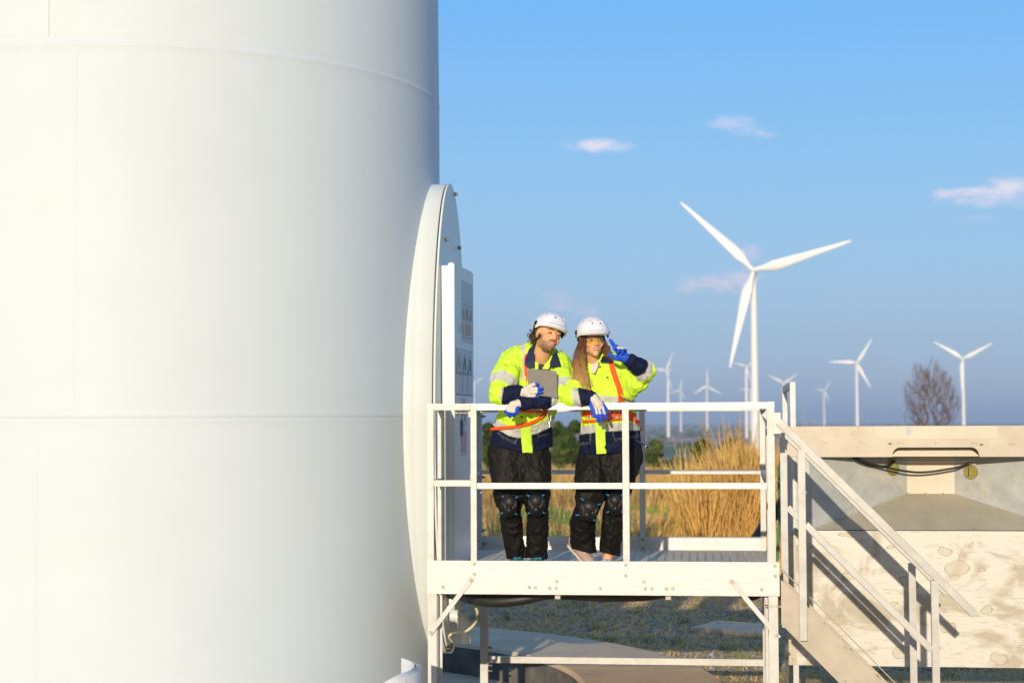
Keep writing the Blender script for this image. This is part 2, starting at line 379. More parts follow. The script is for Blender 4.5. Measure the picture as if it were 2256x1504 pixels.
        for j in range(4): Q(b, lc - 0.04, lc + 0.04 - 0.012 * (j % 2), 2.967 + j * 0.019, 2.972 + j * 0.019, 4, 0.0042)
    b.build('warning_sign', None, leaf, mats=ms)
    b = MB(TO); Q(b, -0.335, 0.345, 2.50, 2.845, 4)
    for i in range(3):
        a0 = -0.33 + i * 0.225; Q(b, a0, a0 + 0.218, 2.512, 2.84, 1, 0.0014)
        tri(b, a0 + 0.109, 2.665, 0.095, 0.15, 4, 0.0028); tri(b, a0 + 0.109, 2.674, 0.08, 0.122, 0, 0.0038)
        pts = [[(0.0, .11), (-0.012, .06), (0.012, .06), (0, .02)], [(0.012, .1), (-0.02, .07), (0.008, .05), (0, .015)], [(0.0, .1), (0.0, .06), (-0.03, .03), (0.03, .02)]][i]
        b.tube([dpt(a0 + 0.109 + p_, 2.674 + q_, nn + 0.007) for p_, q_ in pts], 0.006, 5, mi=4)
        Q(b, a0 + 0.006, a0 + 0.212, 2.655, 2.663, 4, 0.0028); Q(b, a0 + 0.01, a0 + 0.208, 2.53, 2.645, 1, 0.0028)
        for j in range(3): Q(b, a0 + 0.03, a0 + 0.19 - 0.03 * (j % 2), 2.55 + j * 0.03, 2.556 + j * 0.03, 0, 0.0042)
    b.build('warning_sign', None, leaf, mats=ms)
    b = MB(TO); Q(b, -0.145, 0.09, 2.05, 2.485, 1); disc(b, -0.027, 2.365, 0.098, 3, 0.0014); disc(b, -0.027, 2.365, 0.076, 1, 0.0024)
    b.bar(dpt(-0.08, 2.42, nn + .0055), dpt(0.03, 2.31, nn + .0055), 0.016, 0.001, DN, 3); b.bar(dpt(-0.027, 2.31, nn + .0045), dpt(-0.027, 2.40, nn + .0045), 0.03, 0.001, DN, 4); disc(b, -0.027, 2.418, 0.014, 4, 0.0036)
    Q(b, -0.125, 0.07, 2.08, 2.235, 3, 0.0014)
    for j in range(5): Q(b, -0.10, 0.045 - 0.03 * (j % 2), 2.10 + j * 0.027, 2.106 + j * 0.027, 1, 0.0028)
    b.build('warning_sign', None, leaf, mats=ms)
    b = MB(TO); Q(b, -0.22, -0.13, 2.965, 3.02, 1); b.build('name_plate', None, leaf, mats=ms)
    # pipe elbows and cable entry on the lower cover
    pb = MB(TO)
    a = Ppl(990, 1322, DC, DN)
    pb.tube([a, a + DN * 0.05], 0.075, 20)
    p0 = a + Vector((0, 0, -0.11)); pb.tube([p0, p0 + DN*0.05, p0 + DN*0.09 + UZ*-0.02, p0 + DN*0.11 + UZ*-0.06, p0 + DN*0.115 + UZ*-0.2], 0.048, 16)
    pb.build('pipe_elbow', M_white, cov)
    e = Ppl(984, 1428, DC, DN); mb = MB(TO); mb.tube([e, e + DN*0.03], 0.022, 10); mb.tube([e + DN*0.03, e + DN*0.04 + UZ*0.06], 0.012, 8)
    mb.build('cable_gland', M_black, cov)
    cc = [e + DN*0.04 + UZ*0.05, P(990, 1400, 12.3), P(1005, 1392, 12.25), P(1030, 1387, 12.25), P(1046, 1372, 12.3), P(1052, 1352, 12.4), P(1045, 1330, 12.5), P(1028, 1305, 12.6), P(1020, 1290, 12.7)]
    mc = MB(); mc.tube(smooth_path(cc, 6), 0.011, 8)
    tag(mc.build('cable', mat('cream_cable', (0.72, 0.66, 0.42), rough=0.5)), 'cream cable looping from the lower hatch up behind the platform beam', 'cable')
def smooth_path(pts, k=5):
    pts = [Vector(p) for p in pts]; out = []
    Q_ = [pts[0] * 2 - pts[1]] + pts + [pts[-1] * 2 - pts[-2]]
    for i in range(1, len(Q_) - 2):
        for j in range(k):
            t = j / k; a, b, c, d = Q_[i-1:i+3]
            out.append(0.5 * ((2*b) + (c - a)*t + (2*a - 5*b + 4*c - d)*t*t + (3*b - a - 3*c + d)*t**3))
    out.append(pts[-1]); return out
door()

# ------------------------------------------------------------------ foundation ring, slab, sheets
def ring_found():
    m = mat('concrete', (0.80, 0.60, 0.37), (0.68, 0.50, 0.31), scale=2.5, rough=0.85, bump=0.3, bscale=30, spec=0.2, dirt=((0.14, 0.13, 0.11), 4, 0.6, 0.8))
    N = 180
    def arcring(name, prof, a0, a1, mt):
        V = []; F = []; k = len(prof); full = (a1 - a0) > 6.2; n = N
        for i in range(n + 1):
            a = a0 + (a1 - a0) * i / n
            for r_, z in prof: V.append((AX.x + r_*math.cos(a), AX.y + r_*math.sin(a), z))
        for i in range(n):
            for j in range(k): F.append((i*k + j, (i+1)*k + j, (i+1)*k + (j+1) % k, i*k + (j+1) % k))
        o = np_mesh(name, V, F, mt, smooth=False)
        bm = bmesh.new(); bm.from_mesh(o.data); bmesh.ops.recalc_face_normals(bm, faces=bm.faces); bm.to_mesh(o.data); bm.free(); return o
    o = arcring('foundation_kerb', [(3.3, -0.3), (4.4, -0.3), (4.4, 0.28), (4.38, 0.30), (3.33, 0.30), (3.30, 0.27)], 0, 2*math.pi, m)
    tag(o, 'raised concrete ring kerb curving round the tower under the platform', 'foundation')
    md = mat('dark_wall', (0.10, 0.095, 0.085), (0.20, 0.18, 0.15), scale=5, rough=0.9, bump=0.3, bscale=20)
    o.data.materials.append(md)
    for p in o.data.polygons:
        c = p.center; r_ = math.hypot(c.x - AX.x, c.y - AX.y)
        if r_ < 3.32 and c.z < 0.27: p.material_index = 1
    o = arcring('foundation_floor', [(2.0, -0.3), (3.32, -0.3), (3.32, 0.03), (2.0, 0.07)], 0, 2*math.pi, m)
    tag(o, kind='structure')
    # concrete cover slab
    pts = [Pz(1522, 1380, 0.05), Pz(1580, 1365, 0.05), Pz(1702, 1374, 0.05), Pz(1695, 1397, 0.05)]
    mb = MB(pts[0]); mb.slab([Vector((p.x, p.y, 0.0)) for p in pts], 0.05, (0, 0, 1))
    tag(mb.build('concrete_cover', m, None, pts[0], bevel=0.01), 'flat pale concrete cover slab lying on the gravel behind the platform', 'concrete slab')
ring_found()
def sheets():
    base = P(880, 1480, 10.45)
    root = empty('sheet_roll', (base.x, base.y, 0), label='stack of curled white metal sheets standing in front of the tower foot', cat='metal sheets')
    m = mat('sheet_paint', (0.68, 0.72, 0.78), (0.74, 0.76, 0.78), scale=4, rough=0.4, dirt=((0.62, 0.32, 0.08), 9, 0.63, 0.7))
    # plan-view arcs nested: the sheets curl back towards the tower
    zt_ = CAMZ - 0.93 * 0 
    for i in range(5):
        mb = MB((base.x, base.y, 0)); off = i * 0.016
        plan = [P(800 - 0*i, 1530, 10.15), P(868, 1490, 10.22), P(905 , 1474, 10.36), P(912, 1464, 10.52), P(905, 1456, 10.66), P(884, 1448, 10.78)]
        tops = smooth_path(plan, 6)
        if i: tops = tops[: len(tops) - 3 - 3 * i]
        vs = []
        cen = P(880, 1480, 10.55)
        for p in tops:
            d = Vector((p.x - cen.x, p.y - cen.y, 0)).normalized()
            q = p + d * off - UZ * 0.004 * i
            vs.append((q, q + d * 0.005))
        n = len(vs); V = []
        for a, b in vs: V += [a, b, Vector((b.x, b.y, 0.05)), Vector((a.x, a.y, 0.05))]
        F = []
        for k in range(n - 1):
            for j in range(4): F.append((k*4 + j, k*4 + (j+1) % 4, (k+1)*4 + (j+1) % 4, (k+1)*4 + j))
        F += [(0, 1, 2, 3), tuple((n-1)*4 + j for j in (3, 2, 1, 0))]
        mb.add(V, F); mb.build('sheet', m, root)
sheets()

# ------------------------------------------------------------------ platform
ZB, ZF, ZR = 1.36, 1.25, 2.43
PO = Pz(941, 1234, ZB); PR_ = Pz(1717, 1238, ZB)
ex = (PR_ - PO); ex.z = 0; WP = ex.length; ex.normalize(); PANG = math.atan2(ex.y, ex.x); ey = Vector((-ex.y, ex.x, 0))
PORG = Vector((PO.x, PO.y, 0)); DP = 2.5
def U(px, py=1000, v=0.0):
    p = Ppl(px, py, PORG + ey * v, ey); return (p - PORG).dot(ex)
def Zv(px, py, v=0.0): return Ppl(px, py, PORG + ey * v, ey).z
def L2W(u, v, z): return PORG + ex * u + ey * v + UZ * z
plat = empty('access_platform', PORG, PANG, label='aluminium access platform with railings in front of the tower door', cat='platform')
M_floor = None
def platform():
    global M_floor
    bl = 0.0025
    # side beams
    b = MB(); b.box(0, 0, ZB - 0.226, WP, 0.006, ZB); b.box(0, 0.006, ZB - 0.226, WP, 0.05, ZB - 0.220); b.box(0, 0.006, ZB - 0.006, WP, 0.03, ZB)
    b.build('front_beam', M_alub, plat, bevel=0.002)
    b = MB(); b.box(0, DP - 0.006, ZB - 0.226, WP, DP, ZB); b.build('back_beam', M_alub, plat)
    for x in (0.0, WP - 0.006):
        b = MB(); b.box(x, 0.052, ZB - 0.226, x + 0.006, DP - 0.008, ZF - 0.002); b.build('side_beam', M_alub, plat)
    # perforated floor planks
    def ex_(t, bs, co, col):
        sp = t.n('ShaderNodeSeparateXYZ'); t.l(co, sp.inputs[0])
        def cell(s, per, lo):
            f = t.math('FRACT', t.math('DIVIDE', s, per)); return t.math('COMPARE', f, 0.5, lo)
        hx = cell(sp.outputs['X'], 0.062, 0.15); hy = cell(sp.outputs['Y'], 0.042, 0.19)
        grp = t.math('GREATER_THAN', t.math('FRACT', t.math('DIVIDE', sp.outputs['Y'], 0.25)), 0.12)
        hole = t.math('MULTIPLY', t.math('MULTIPLY', hx, hy), grp)
        tr = t.n('ShaderNodeBsdfTransparent'); mx = t.n('ShaderNodeMixShader'); t.l(hole, mx.inputs[0]); t.l(bs.outputs[0], mx.inputs[1]); t.l(tr.outputs[0], mx.inputs[2])
        t.l(mx.outputs[0], [n for n in t.t.nodes if n.type == 'OUTPUT_MATERIAL'][0].inputs[0])
    M_floor = mat('perforated_aluminium', (0.78, 0.65, 0.48), (0.64, 0.53, 0.39), scale=8, rough=0.8, spec=0.15, metal=0.0, bump=0.05, extra=ex_)
    n = 10; wv = (DP - 0.07) / n
    for k in range(n):
        b = MB(); v0 = 0.054 + k * wv; b.add([(0.01, v0 + 0.002, ZF), (WP - 0.01, v0 + 0.002, ZF), (WP - 0.01, v0 + wv - 0.002, ZF), (0.01, v0 + wv - 0.002, ZF)], [(0, 1, 2, 3)])
        b.build('floor_plank', M_floor, plat)
    for x in (0.3, 0.9, 1.5, 2.1):
        b = MB(); b.box(x, 0.055, ZF - 0.09, x + 0.05, DP - 0.01, ZF - 0.012); b.build('floor_joist', M_alu, plat)
    # front legs
    zl = 0.02
    for (pa, pb) in ((942, 962), (1694, 1715)):
        u0, u1 = U(pa, 1400), U(pb, 1400)
        b = MB(); b.box(u0, 0.008, zl, u1, 0.07, ZB - 0.228); b.box(u0 - 0.03, -0.05, 0.0, u1 + 0.03, 0.12, zl); b.build('leg', M_alu, plat, bevel=bl)
        a = MB()
        ib = u1 if pa < 1000 else u0 - 0.028
        a.box(ib + 0.001, 0.03, zl, ib + 0.005, 0.09, ZB - 0.24); a.box(ib + 0.001, 0.084, zl, ib + 0.026, 0.09, ZB - 0.24)
        a.build('leg_bracket', M_alu, plat)
    for (pa, pb) in ((1060, 1077), (1680, 1696)):
        u0, u1 = U(pa, 1400, DP), U(pb, 1400, DP)
        b = MB(); b.box(u0, DP - 0.07, zl + 0.03, u1, DP - 0.01, ZF - 0.03); b.build('leg', M_alu, plat, bevel=bl)
    # braces
    for (xa, ya, xb, yb) in ((1037, 1277, 949, 1392), (1613, 1281, 1712, 1399)):
        a = Vector((U(xa, ya, -0.004), -0.005, Zv(xa, ya))); c = Vector((U(xb, yb, -0.004), -0.005, Zv(xb, yb)))
        b = MB(); b.bar(a + (a-c).normalized()*0.02, c + (c-a).normalized()*0.02, 0.033, 0.007, (0, 1, 0)); br = b.build('brace', M_alu, plat)
        for p in (a, c):
            b = MB(); b.bolt(p - Vector((0, 0.005, 0)), (0, -1, 0), 0.012, 0.012); b.build('bolt', M_bolt, br)
    # low back bar
    za, zc = Zv(1100, 1448, DP), Zv(1680, 1459, DP)
    b = MB(); b.bar((U(1079, 1448, DP), DP - 0.04, (za+zc)/2), (U(1688, 1459, DP) - 0.02, DP - 0.04, (za+zc)/2), 0.04, 0.055, ch=0.06); b.build('cross_bar', M_alu, plat)
    for py in (1424, 1437, 1463, 1475):
        b = MB(); b.bolt((U(1078, py, DP), DP - 0.04, Zv(1078, py, DP)), (1, 0, 0), 0.01, 0.03); b.build('bolt', M_bolt, plat)
    # railing tubes
    T = 0.045
    def post(px0, px1, v=0.0, z0=ZB - 0.0, z1=ZR - 0.001, py=1060, name='post', dep=T):
        a, c = U(px0, py, v), U(px1, py, v)
        b = MB(); b.box(a, v + 0.008, z0, c, v + 0.008 + dep, z1); return b.build(name, M_alu, plat, bevel=bl), a, c
    zm0, zm1 = Zv(1000, 1057.5), Zv(1000, 1071)
    # left front panel
    _, a0, a1 = post(941, 955, z0=ZF); _, b0, b1 = post(1036.5, 1049.5, z0=ZF)
    b = MB(); b.box(a1 + 0.001, 0.008, ZR - T, b0 - 0.001, 0.008 + T, ZR); b.box(a0, 0.006, ZR - T + 0.001, a1 + 0.0005, 0.055, ZR + 0.001); b.box(b0, 0.006, ZR - T + 0.001, b1, 0.055, ZR + 0.001)
    b.build('top_rail', M_alu, plat, bevel=bl)
    b = MB(); b.box(a1 + 0.001, 0.011, zm0, b0 - 0.001, 0.05, zm1); b.build('mid_rail', M_alu, plat, bevel=bl)
    # main front panel
    _, c0, c1 = post(1371.5, 1386, z1=ZR - T - 0.001, py=1060); _, d0, d1 = post(1690.5, 1707, z0=ZB - 0.0, py=1000)
    b = MB(); b.box(b1 + 0.002, 0.004, ZR - T - 0.001, d0 - 0.001, 0.004 + T + 0.004, ZR - 0.001); b.box(d0, 0.004, ZR - T, d1 + 0.001, 0.056, ZR + 0.001)
    b.build('top_rail', M_alub, plat, bevel=bl)
    zz = 0.5 * (Zv(1060, 1074) + Zv(1660, 1066))
    for (xa, xb) in ((b1 + 0.002, c0 - 0.001), (c1 + 0.001, d0 - 0.001)):
        b = MB(); b.box(xa, 0.012, zz - 0.02, xb, 0.05, zz + 0.02); b.build('mid_rail', M_alub, plat, bevel=bl)
    # weld lumps
    for xx, z_ in ((a1, zm0), (b0, zm0), (c0, zz - 0.02), (c1, zz - 0.02), (d0, zz - 0.02), (c0, ZR - T - 0.01), (c1, ZR - T - 0.01), (d0, ZR - T - 0.004)):
        b = MB(); b.tube([(xx + 0.002 * (-1) ** q, 0.0115, z_ + q*0.008) for q in range(6)], [.003, .006, .005, .0062, .005, .003], 6); b.build('weld', M_alu, plat)
    # left side short panels (shaded) either side of the doorway
    def side(v, name='post', z1=ZR - T):
        b = MB(); b.box(0.006, v, ZF, 0.006 + T, v + T, z1); return b.build(name, M_alu, plat, bevel=bl)
    side(0.42); b = MB(); b.box(0.006, 0.056, ZR - T, 0.006 + T, 0.42 + T, ZR); b.build('top_rail', M_alu, plat, bevel=bl)
    b = MB(); b.box(0.01, 0.056, zm0, 0.045, 0.42, zm1); b.build('mid_rail', M_alu, plat, bevel=bl)
    side(2.02); side(DP - 0.07)
    b = MB(); b.box(0.006, 2.02, ZR - T, 0.006 + T, DP - 0.022, ZR); b.build('top_rail', M_alu, plat, bevel=bl)
    b = MB(); b.box(0.01, 2.02 + T, zm0, 0.045, DP - 0.072, zm1); b.build('mid_rail', M_alu, plat, bevel=bl)
    # back railing
    vb = DP - T - 0.02
    e0, e1 = U(1409.5, 1100, vb), U(1421.5, 1100, vb)
    b = MB(); b.box(0.056, vb, ZR - T, WP, vb + T, ZR); b.build('top_rail', M_alu, plat, bevel=bl)
    b = MB(); b.box(e0, vb - 0.006, ZF, e1, vb - 0.001, ZR - T); b.box(e0, vb, ZF + 0.12, e1, vb + T, ZR - T - 0.001); pb = b.build('post', M_alu, plat, bevel=bl)
    for z_ in (ZF + 0.02, ZF + 0.09):
        b = MB(); b.bolt(((e0 + e1)/2, vb - 0.006, z_), (0, -1, 0), 0.011, 0.01); b.build('bolt', M_bolt, pb)
    zb0, zb1 = Zv(1550, 1034.5, vb), Zv(1550, 1044, vb)
    for xa, xb in ((0.056, e0 - 0.001), (e1 + 0.001, WP - T)):
        b = MB(); b.box(xa, vb + 0.004, zb0, xb, vb + 0.04, zb1); b.build('mid_rail', M_alu, plat, bevel=bl)
    b = MB(); b.box(WP - T, vb, ZF, WP - 0.001, vb + T, ZR - T - 0.001); b.build('post', M_alu, plat, bevel=bl)
    # right side railing behind the stair opening
    b = MB(); b.box(WP - T, 0.95, ZR - T, WP - 0.001, vb - 0.001, ZR); b.build('top_rail', M_alu, plat, bevel=bl)
    b = MB(); b.box(WP - T, 0.95, ZF, WP - 0.001, 0.95 + T, ZR - T - 0.001); b.build('post', M_alu, plat, bevel=bl)
    b = MB(); b.box(WP - T + .004, 0.95 + T, zm0, WP - 0.005, vb - 0.001, zm1); b.build('mid_rail', M_alu, plat, bevel=bl)
    # bolts on the beam
    for px, py in ((1045,1241),(1045,1264),(976,1292),(1166,1293),(1179.5,1293.5),(1211,1294.5),(1225,1294.5),(1226.5,1280),(1322,1295.5),(1378.5,1243.5),(1378.5,1267),(1419,1281),(1421.5,1296),(1436,1296),(1468,1296),(1482,1296),(1707.5,1245.5),(1708,1268),(1678,1297.5)):
        b = MB(); b.bolt((U(px, py), 0.0, Zv(px, py)), (0, -1, 0), 0.011, 0.011); b.build('bolt', M_bolt, plat)
    for px, py, v in ((1059, 907.5, .03), (1059, 1085, .03)):
        b = MB(); b.bolt((U(px, py), v, Zv(px, py)), (1, 0, 0), 0.009, 0.03); b.build('bolt', M_bolt, plat)
    for i, (z_, v) in enumerate(((ZR - 0.08, DP - 0.05), (zm0 - 0.06, DP - 0.05), (ZF + 0.05, DP - 0.05), (ZF + 0.16, DP - 0.05), (ZF + 0.1, 2.05))):
        b = MB(); b.tube([(0.045, v, z_), (0.085, v, z_)], 0.007, 6, mi=0); b.tube([(0.055, v, z_), (0.066, v, z_)], 0.014, 6, mi=0, smooth=False); b.build('bolt', M_bolt, plat)
    # buffer bolt reaching towards the door
    b = MB(); z_ = Zv(1020, 909); b.tube([(b0 - 0.0, 0.10, z_), (U(1008, 909, .1), 0.10, z_)], 0.011, 10); b.tube([(U(1008, 909, .1), .10, z_), (U(1004, 909, .1), .10, z_)], 0.022, 14); b.box(b0 - 0.02, 0.05, z_ - 0.03, b0 + 0.01, 0.12, z_ + 0.03)
    b.build('door_buffer', M_bolt, plat)
    # clamps under the beam
    for px in (1227, 1472):
        b = MB(); u = U(px, 1310); b.box(u - 0.018, 0.052, ZB - 0.26, u + 0.018, 0.2, ZB - 0.228); b.build('hose_clamp', M_bolt, plat)
platform()

# hoses hanging under the platform
def hose(name, pts, r_, label, m=M_black, cat='hose', grp=None):
    mb = MB(); mb.tube(smooth_path(pts, 8), r_, 14)
    return tag(mb.build(name, m), label, cat, grp)
hose('hose', [P(993, 1306, 12.3), P(1005, 1308, 12.1), P(1040, 1317, 11.9), P(1090, 1324, 11.8), P(1150, 1319, 11.75), P(1210, 1306, 11.75), P(1260, 1308, 11.75), P(1330, 1312, 11.75), P(1420, 1310, 11.75), P(1480, 1300, 11.75), P(1560, 1290, 11.8)], 0.042, 'thick black hose sagging below the front platform beam')
hose('hose', [P(1010, 1296, 12.7), P(1100, 1304, 12.6), P(1180, 1300, 12.5), P(1300, 1306, 12.4), P(1420, 1305, 12.4), P(1520, 1297, 12.4), P(1600, 1290, 12.4)], 0.036, 'thinner black hose running just behind the sagging one under the platform')
def loop(c, rx, rz, yv, r_, label, a0=0, a1=360, m=M_black):
    pts = [c + Vector((rx * math.cos(R(a)), yv * math.cos(R(a)), rz * math.sin(R(a)))) for a in range(a0, a1 + 1, 12)]
    hose('hose', pts, r_, label, m)
cc = P(1655, 1262, 12.3); pts = [cc + Vector((0.10 * math.cos(R(a)), 0.35 * math.sin(R(a)), -0.10 + 0.10 * math.sin(R(a)*2) * 0 - 0.1*math.cos(R(a)*2)*0)) for a in range(0, 361, 15)]
hose('hose', [P(1620, 1285, 12.2), P(1632, 1300, 12.2), P(1652, 1309, 12.2), P(1672, 1301, 12.2), P(1685, 1280, 12.3)], 0.045, 'black hose loop dipping below the right end of the platform beam')
hose('hose', [P(1560, 1290, 16.2), P(1625, 1240, 15.6), P(1668, 1185, 15.2), P(1690, 1150, 15), P(1712, 1125, 14.8), P(1724, 1108, 14.6), P(1740, 1090, 14.4)], 0.055, 'thick black hose rising behind the right rear corner of the platform')
hose('hose', [P(1712, 1235, 14.6), P(1716, 1170, 14.6), P(1718, 1120, 14.6), P(1716, 1060, 14.6), P(1719, 1020, 14.6), P(1728, 1000, 14.6)], 0.012, 'thin green hose hanging between the platform and the stair post', mat('green_hose', (0.02, 0.20, 0.08), rough=0.45), 'hose')

# ------------------------------------------------------------------ stairs
def stairs():
    root = empty('stairway', L2W(WP + 0.02, 0.1, 0) * 1.0, PANG, label='aluminium stairway with handrails going down right from the platform', cat='stairs')
    RO = root.location.copy()
    MT = mat('stair_plate', (0.47, 0.41, 0.32), (0.40, 0.345, 0.26), scale=7, rough=0.55, metal=0.1, bump=0.12, bscale=90)
    MTR = mat('tread_metal', (0.38, 0.27, 0.16), (0.26, 0.18, 0.10), scale=30, rough=0.5, metal=0.4, stretch=(1, 1, 6), bump=0.3)
    M_sr = mat('stair_rail', (0.50, 0.485, 0.45), (0.42, 0.405, 0.37), scale=9, rough=0.5, metal=0.15, bump=0.08, bscale=40, dirt=((0.36, 0.31, 0.23), 26, 0.62, 0.78))
    def loc(p):
        d = p - RO; return Vector((d.dot(ex), d.dot(ey), p.z))
    VN, VFAR = -0.06, 0.66       # near and far planes of the handrails (platform v)
    nrm = ey
    def pn(px, py, v): return loc(Ppl(px, py, PORG + ey * v, nrm))
    # near handrail
    a = pn(1722, 935, VN); b_ = pn(2146, 1352, VN); sl = (b_ - a)
    for v, nm in ((VN, 'n'), (VFAR, 'f')):
        dv = (pn(2087, 1306, VFAR) - b_) if v != VN else Vector((0, 0, 0)); e = 1.0 if v == VN else 0.995
        far = v != VN
        b = MB(); b.bar(a + dv - sl.normalized() * 0.03, a + dv + sl * e, 0.045, 0.052, ch=0.06); b.build('handrail', M_sr, root)
        if not far:
            b = MB(); b.bar(a + dv + Vector((-0.03, 0.0, 0.08)), a + dv + Vector((-0.03, 0, -0.06)), 0.01, 0.05); b.build('rail_bracket', M_alu, root)
        x1 = pn(1726 if far else 1765, 1000, v).x; x2 = pn(2005 if far else 2054, 1000, v).x
        for x_, zb_ in ((x1, pn(1765, 1410, VN).z), (x2, 0.12)):
            zt_ = a.z + dv.z + (x_ - dv.x - a.x) * sl.z / sl.x - 0.035
            b = MB(); px_ = x_; b.box(px_ - 0.024, a.y + dv.y - 0.022, zb_, px_ + 0.024, a.y + dv.y + 0.022, zt_); b.build('post', M_sr, root, bevel=0.0025)
        m0 = pn(1774, 1153, VN); m1 = pn(2046, 1424, VN)
        b = MB(); zz_ = lambda q: m0.z + dv.z + (q - dv.x - m0.x) * (m1.z - m0.z) / (m1.x - m0.x); b.bar(Vector((x1 + 0.025, a.y + dv.y, zz_(x1 + .025))), Vector((x2 - 0.025, a.y + dv.y, zz_(x2 - .025))), 0.04, 0.045, ch=0.06); b.build('mid_rail', M_sr, root)
    # stringers
    t0, t1 = pn(1722, 1276, 0.0), pn(1953, 1504, 0.0); q0 = pn(1717, 1374, 0.0); q1 = pn(1845, 1504, 0.0)
    slp = (t1.z - t0.z) / (t1.x - t0.x); slq = (q1.z - q0.z) / (q1.x - q0.x)
    for v in (0.0, 0.62):
        x0 = t0.x - 0.005; zt0 = t0.z; zq0 = q0.z; xe = x0 + (0.02 - zt0) / slp
        xq = x0 + (0.0 - zq0) / slq
        yv = t0.y + v
        b = MB(); poly = [Vector((x0, yv, zt0)), Vector((x0, yv, zq0)), Vector((xq, yv, 0.0)), Vector((xe, yv, 0.0)), ]
        b.slab(poly, 0.006, (0, 1, 0)); st = b.build('stringer', MT, root)
        if v > 0: continue
        b = MB(); b.bar(Vector((x0, yv + 0.62, zt0 + 0.05)), Vector((xe, yv + 0.62, 0.05)), 0.05, 0.006); b.build('stringer_flange', MT, root)
        for px, py in ((1783.5, 1347.5), (1784, 1422.5), (1863.5, 1425), (1861, 1500)):
            p = pn(px, py, 0.0); b = MB(); b.bolt(p, (0, -1, 0), 0.011, 0.01); b.build('bolt', M_bolt, st)
    # treads
    ntr = 6; rise = (ZF) / (ntr + 1)
    for k in range(1, ntr + 1):
        z = ZF - k * rise; x = t0.x + (z + 0.06 - t0.z) / slp
        b = MB(); b.box(x - 0.22, t0.y + 0.008, z - 0.012, x + 0.02, t0.y + 0.618, z)
        for j in range(5): b.box(x - 0.015 - j*0.045, t0.y + 0.008, z + 0.0005, x - 0.005 - j*0.045, t0.y + 0.618, z + 0.006)
        b.box(x + 0.0205, t0.y + 0.008, z - 0.05, x + 0.026, t0.y + 0.618, z); b.build('tread', MTR, root)
stairs()

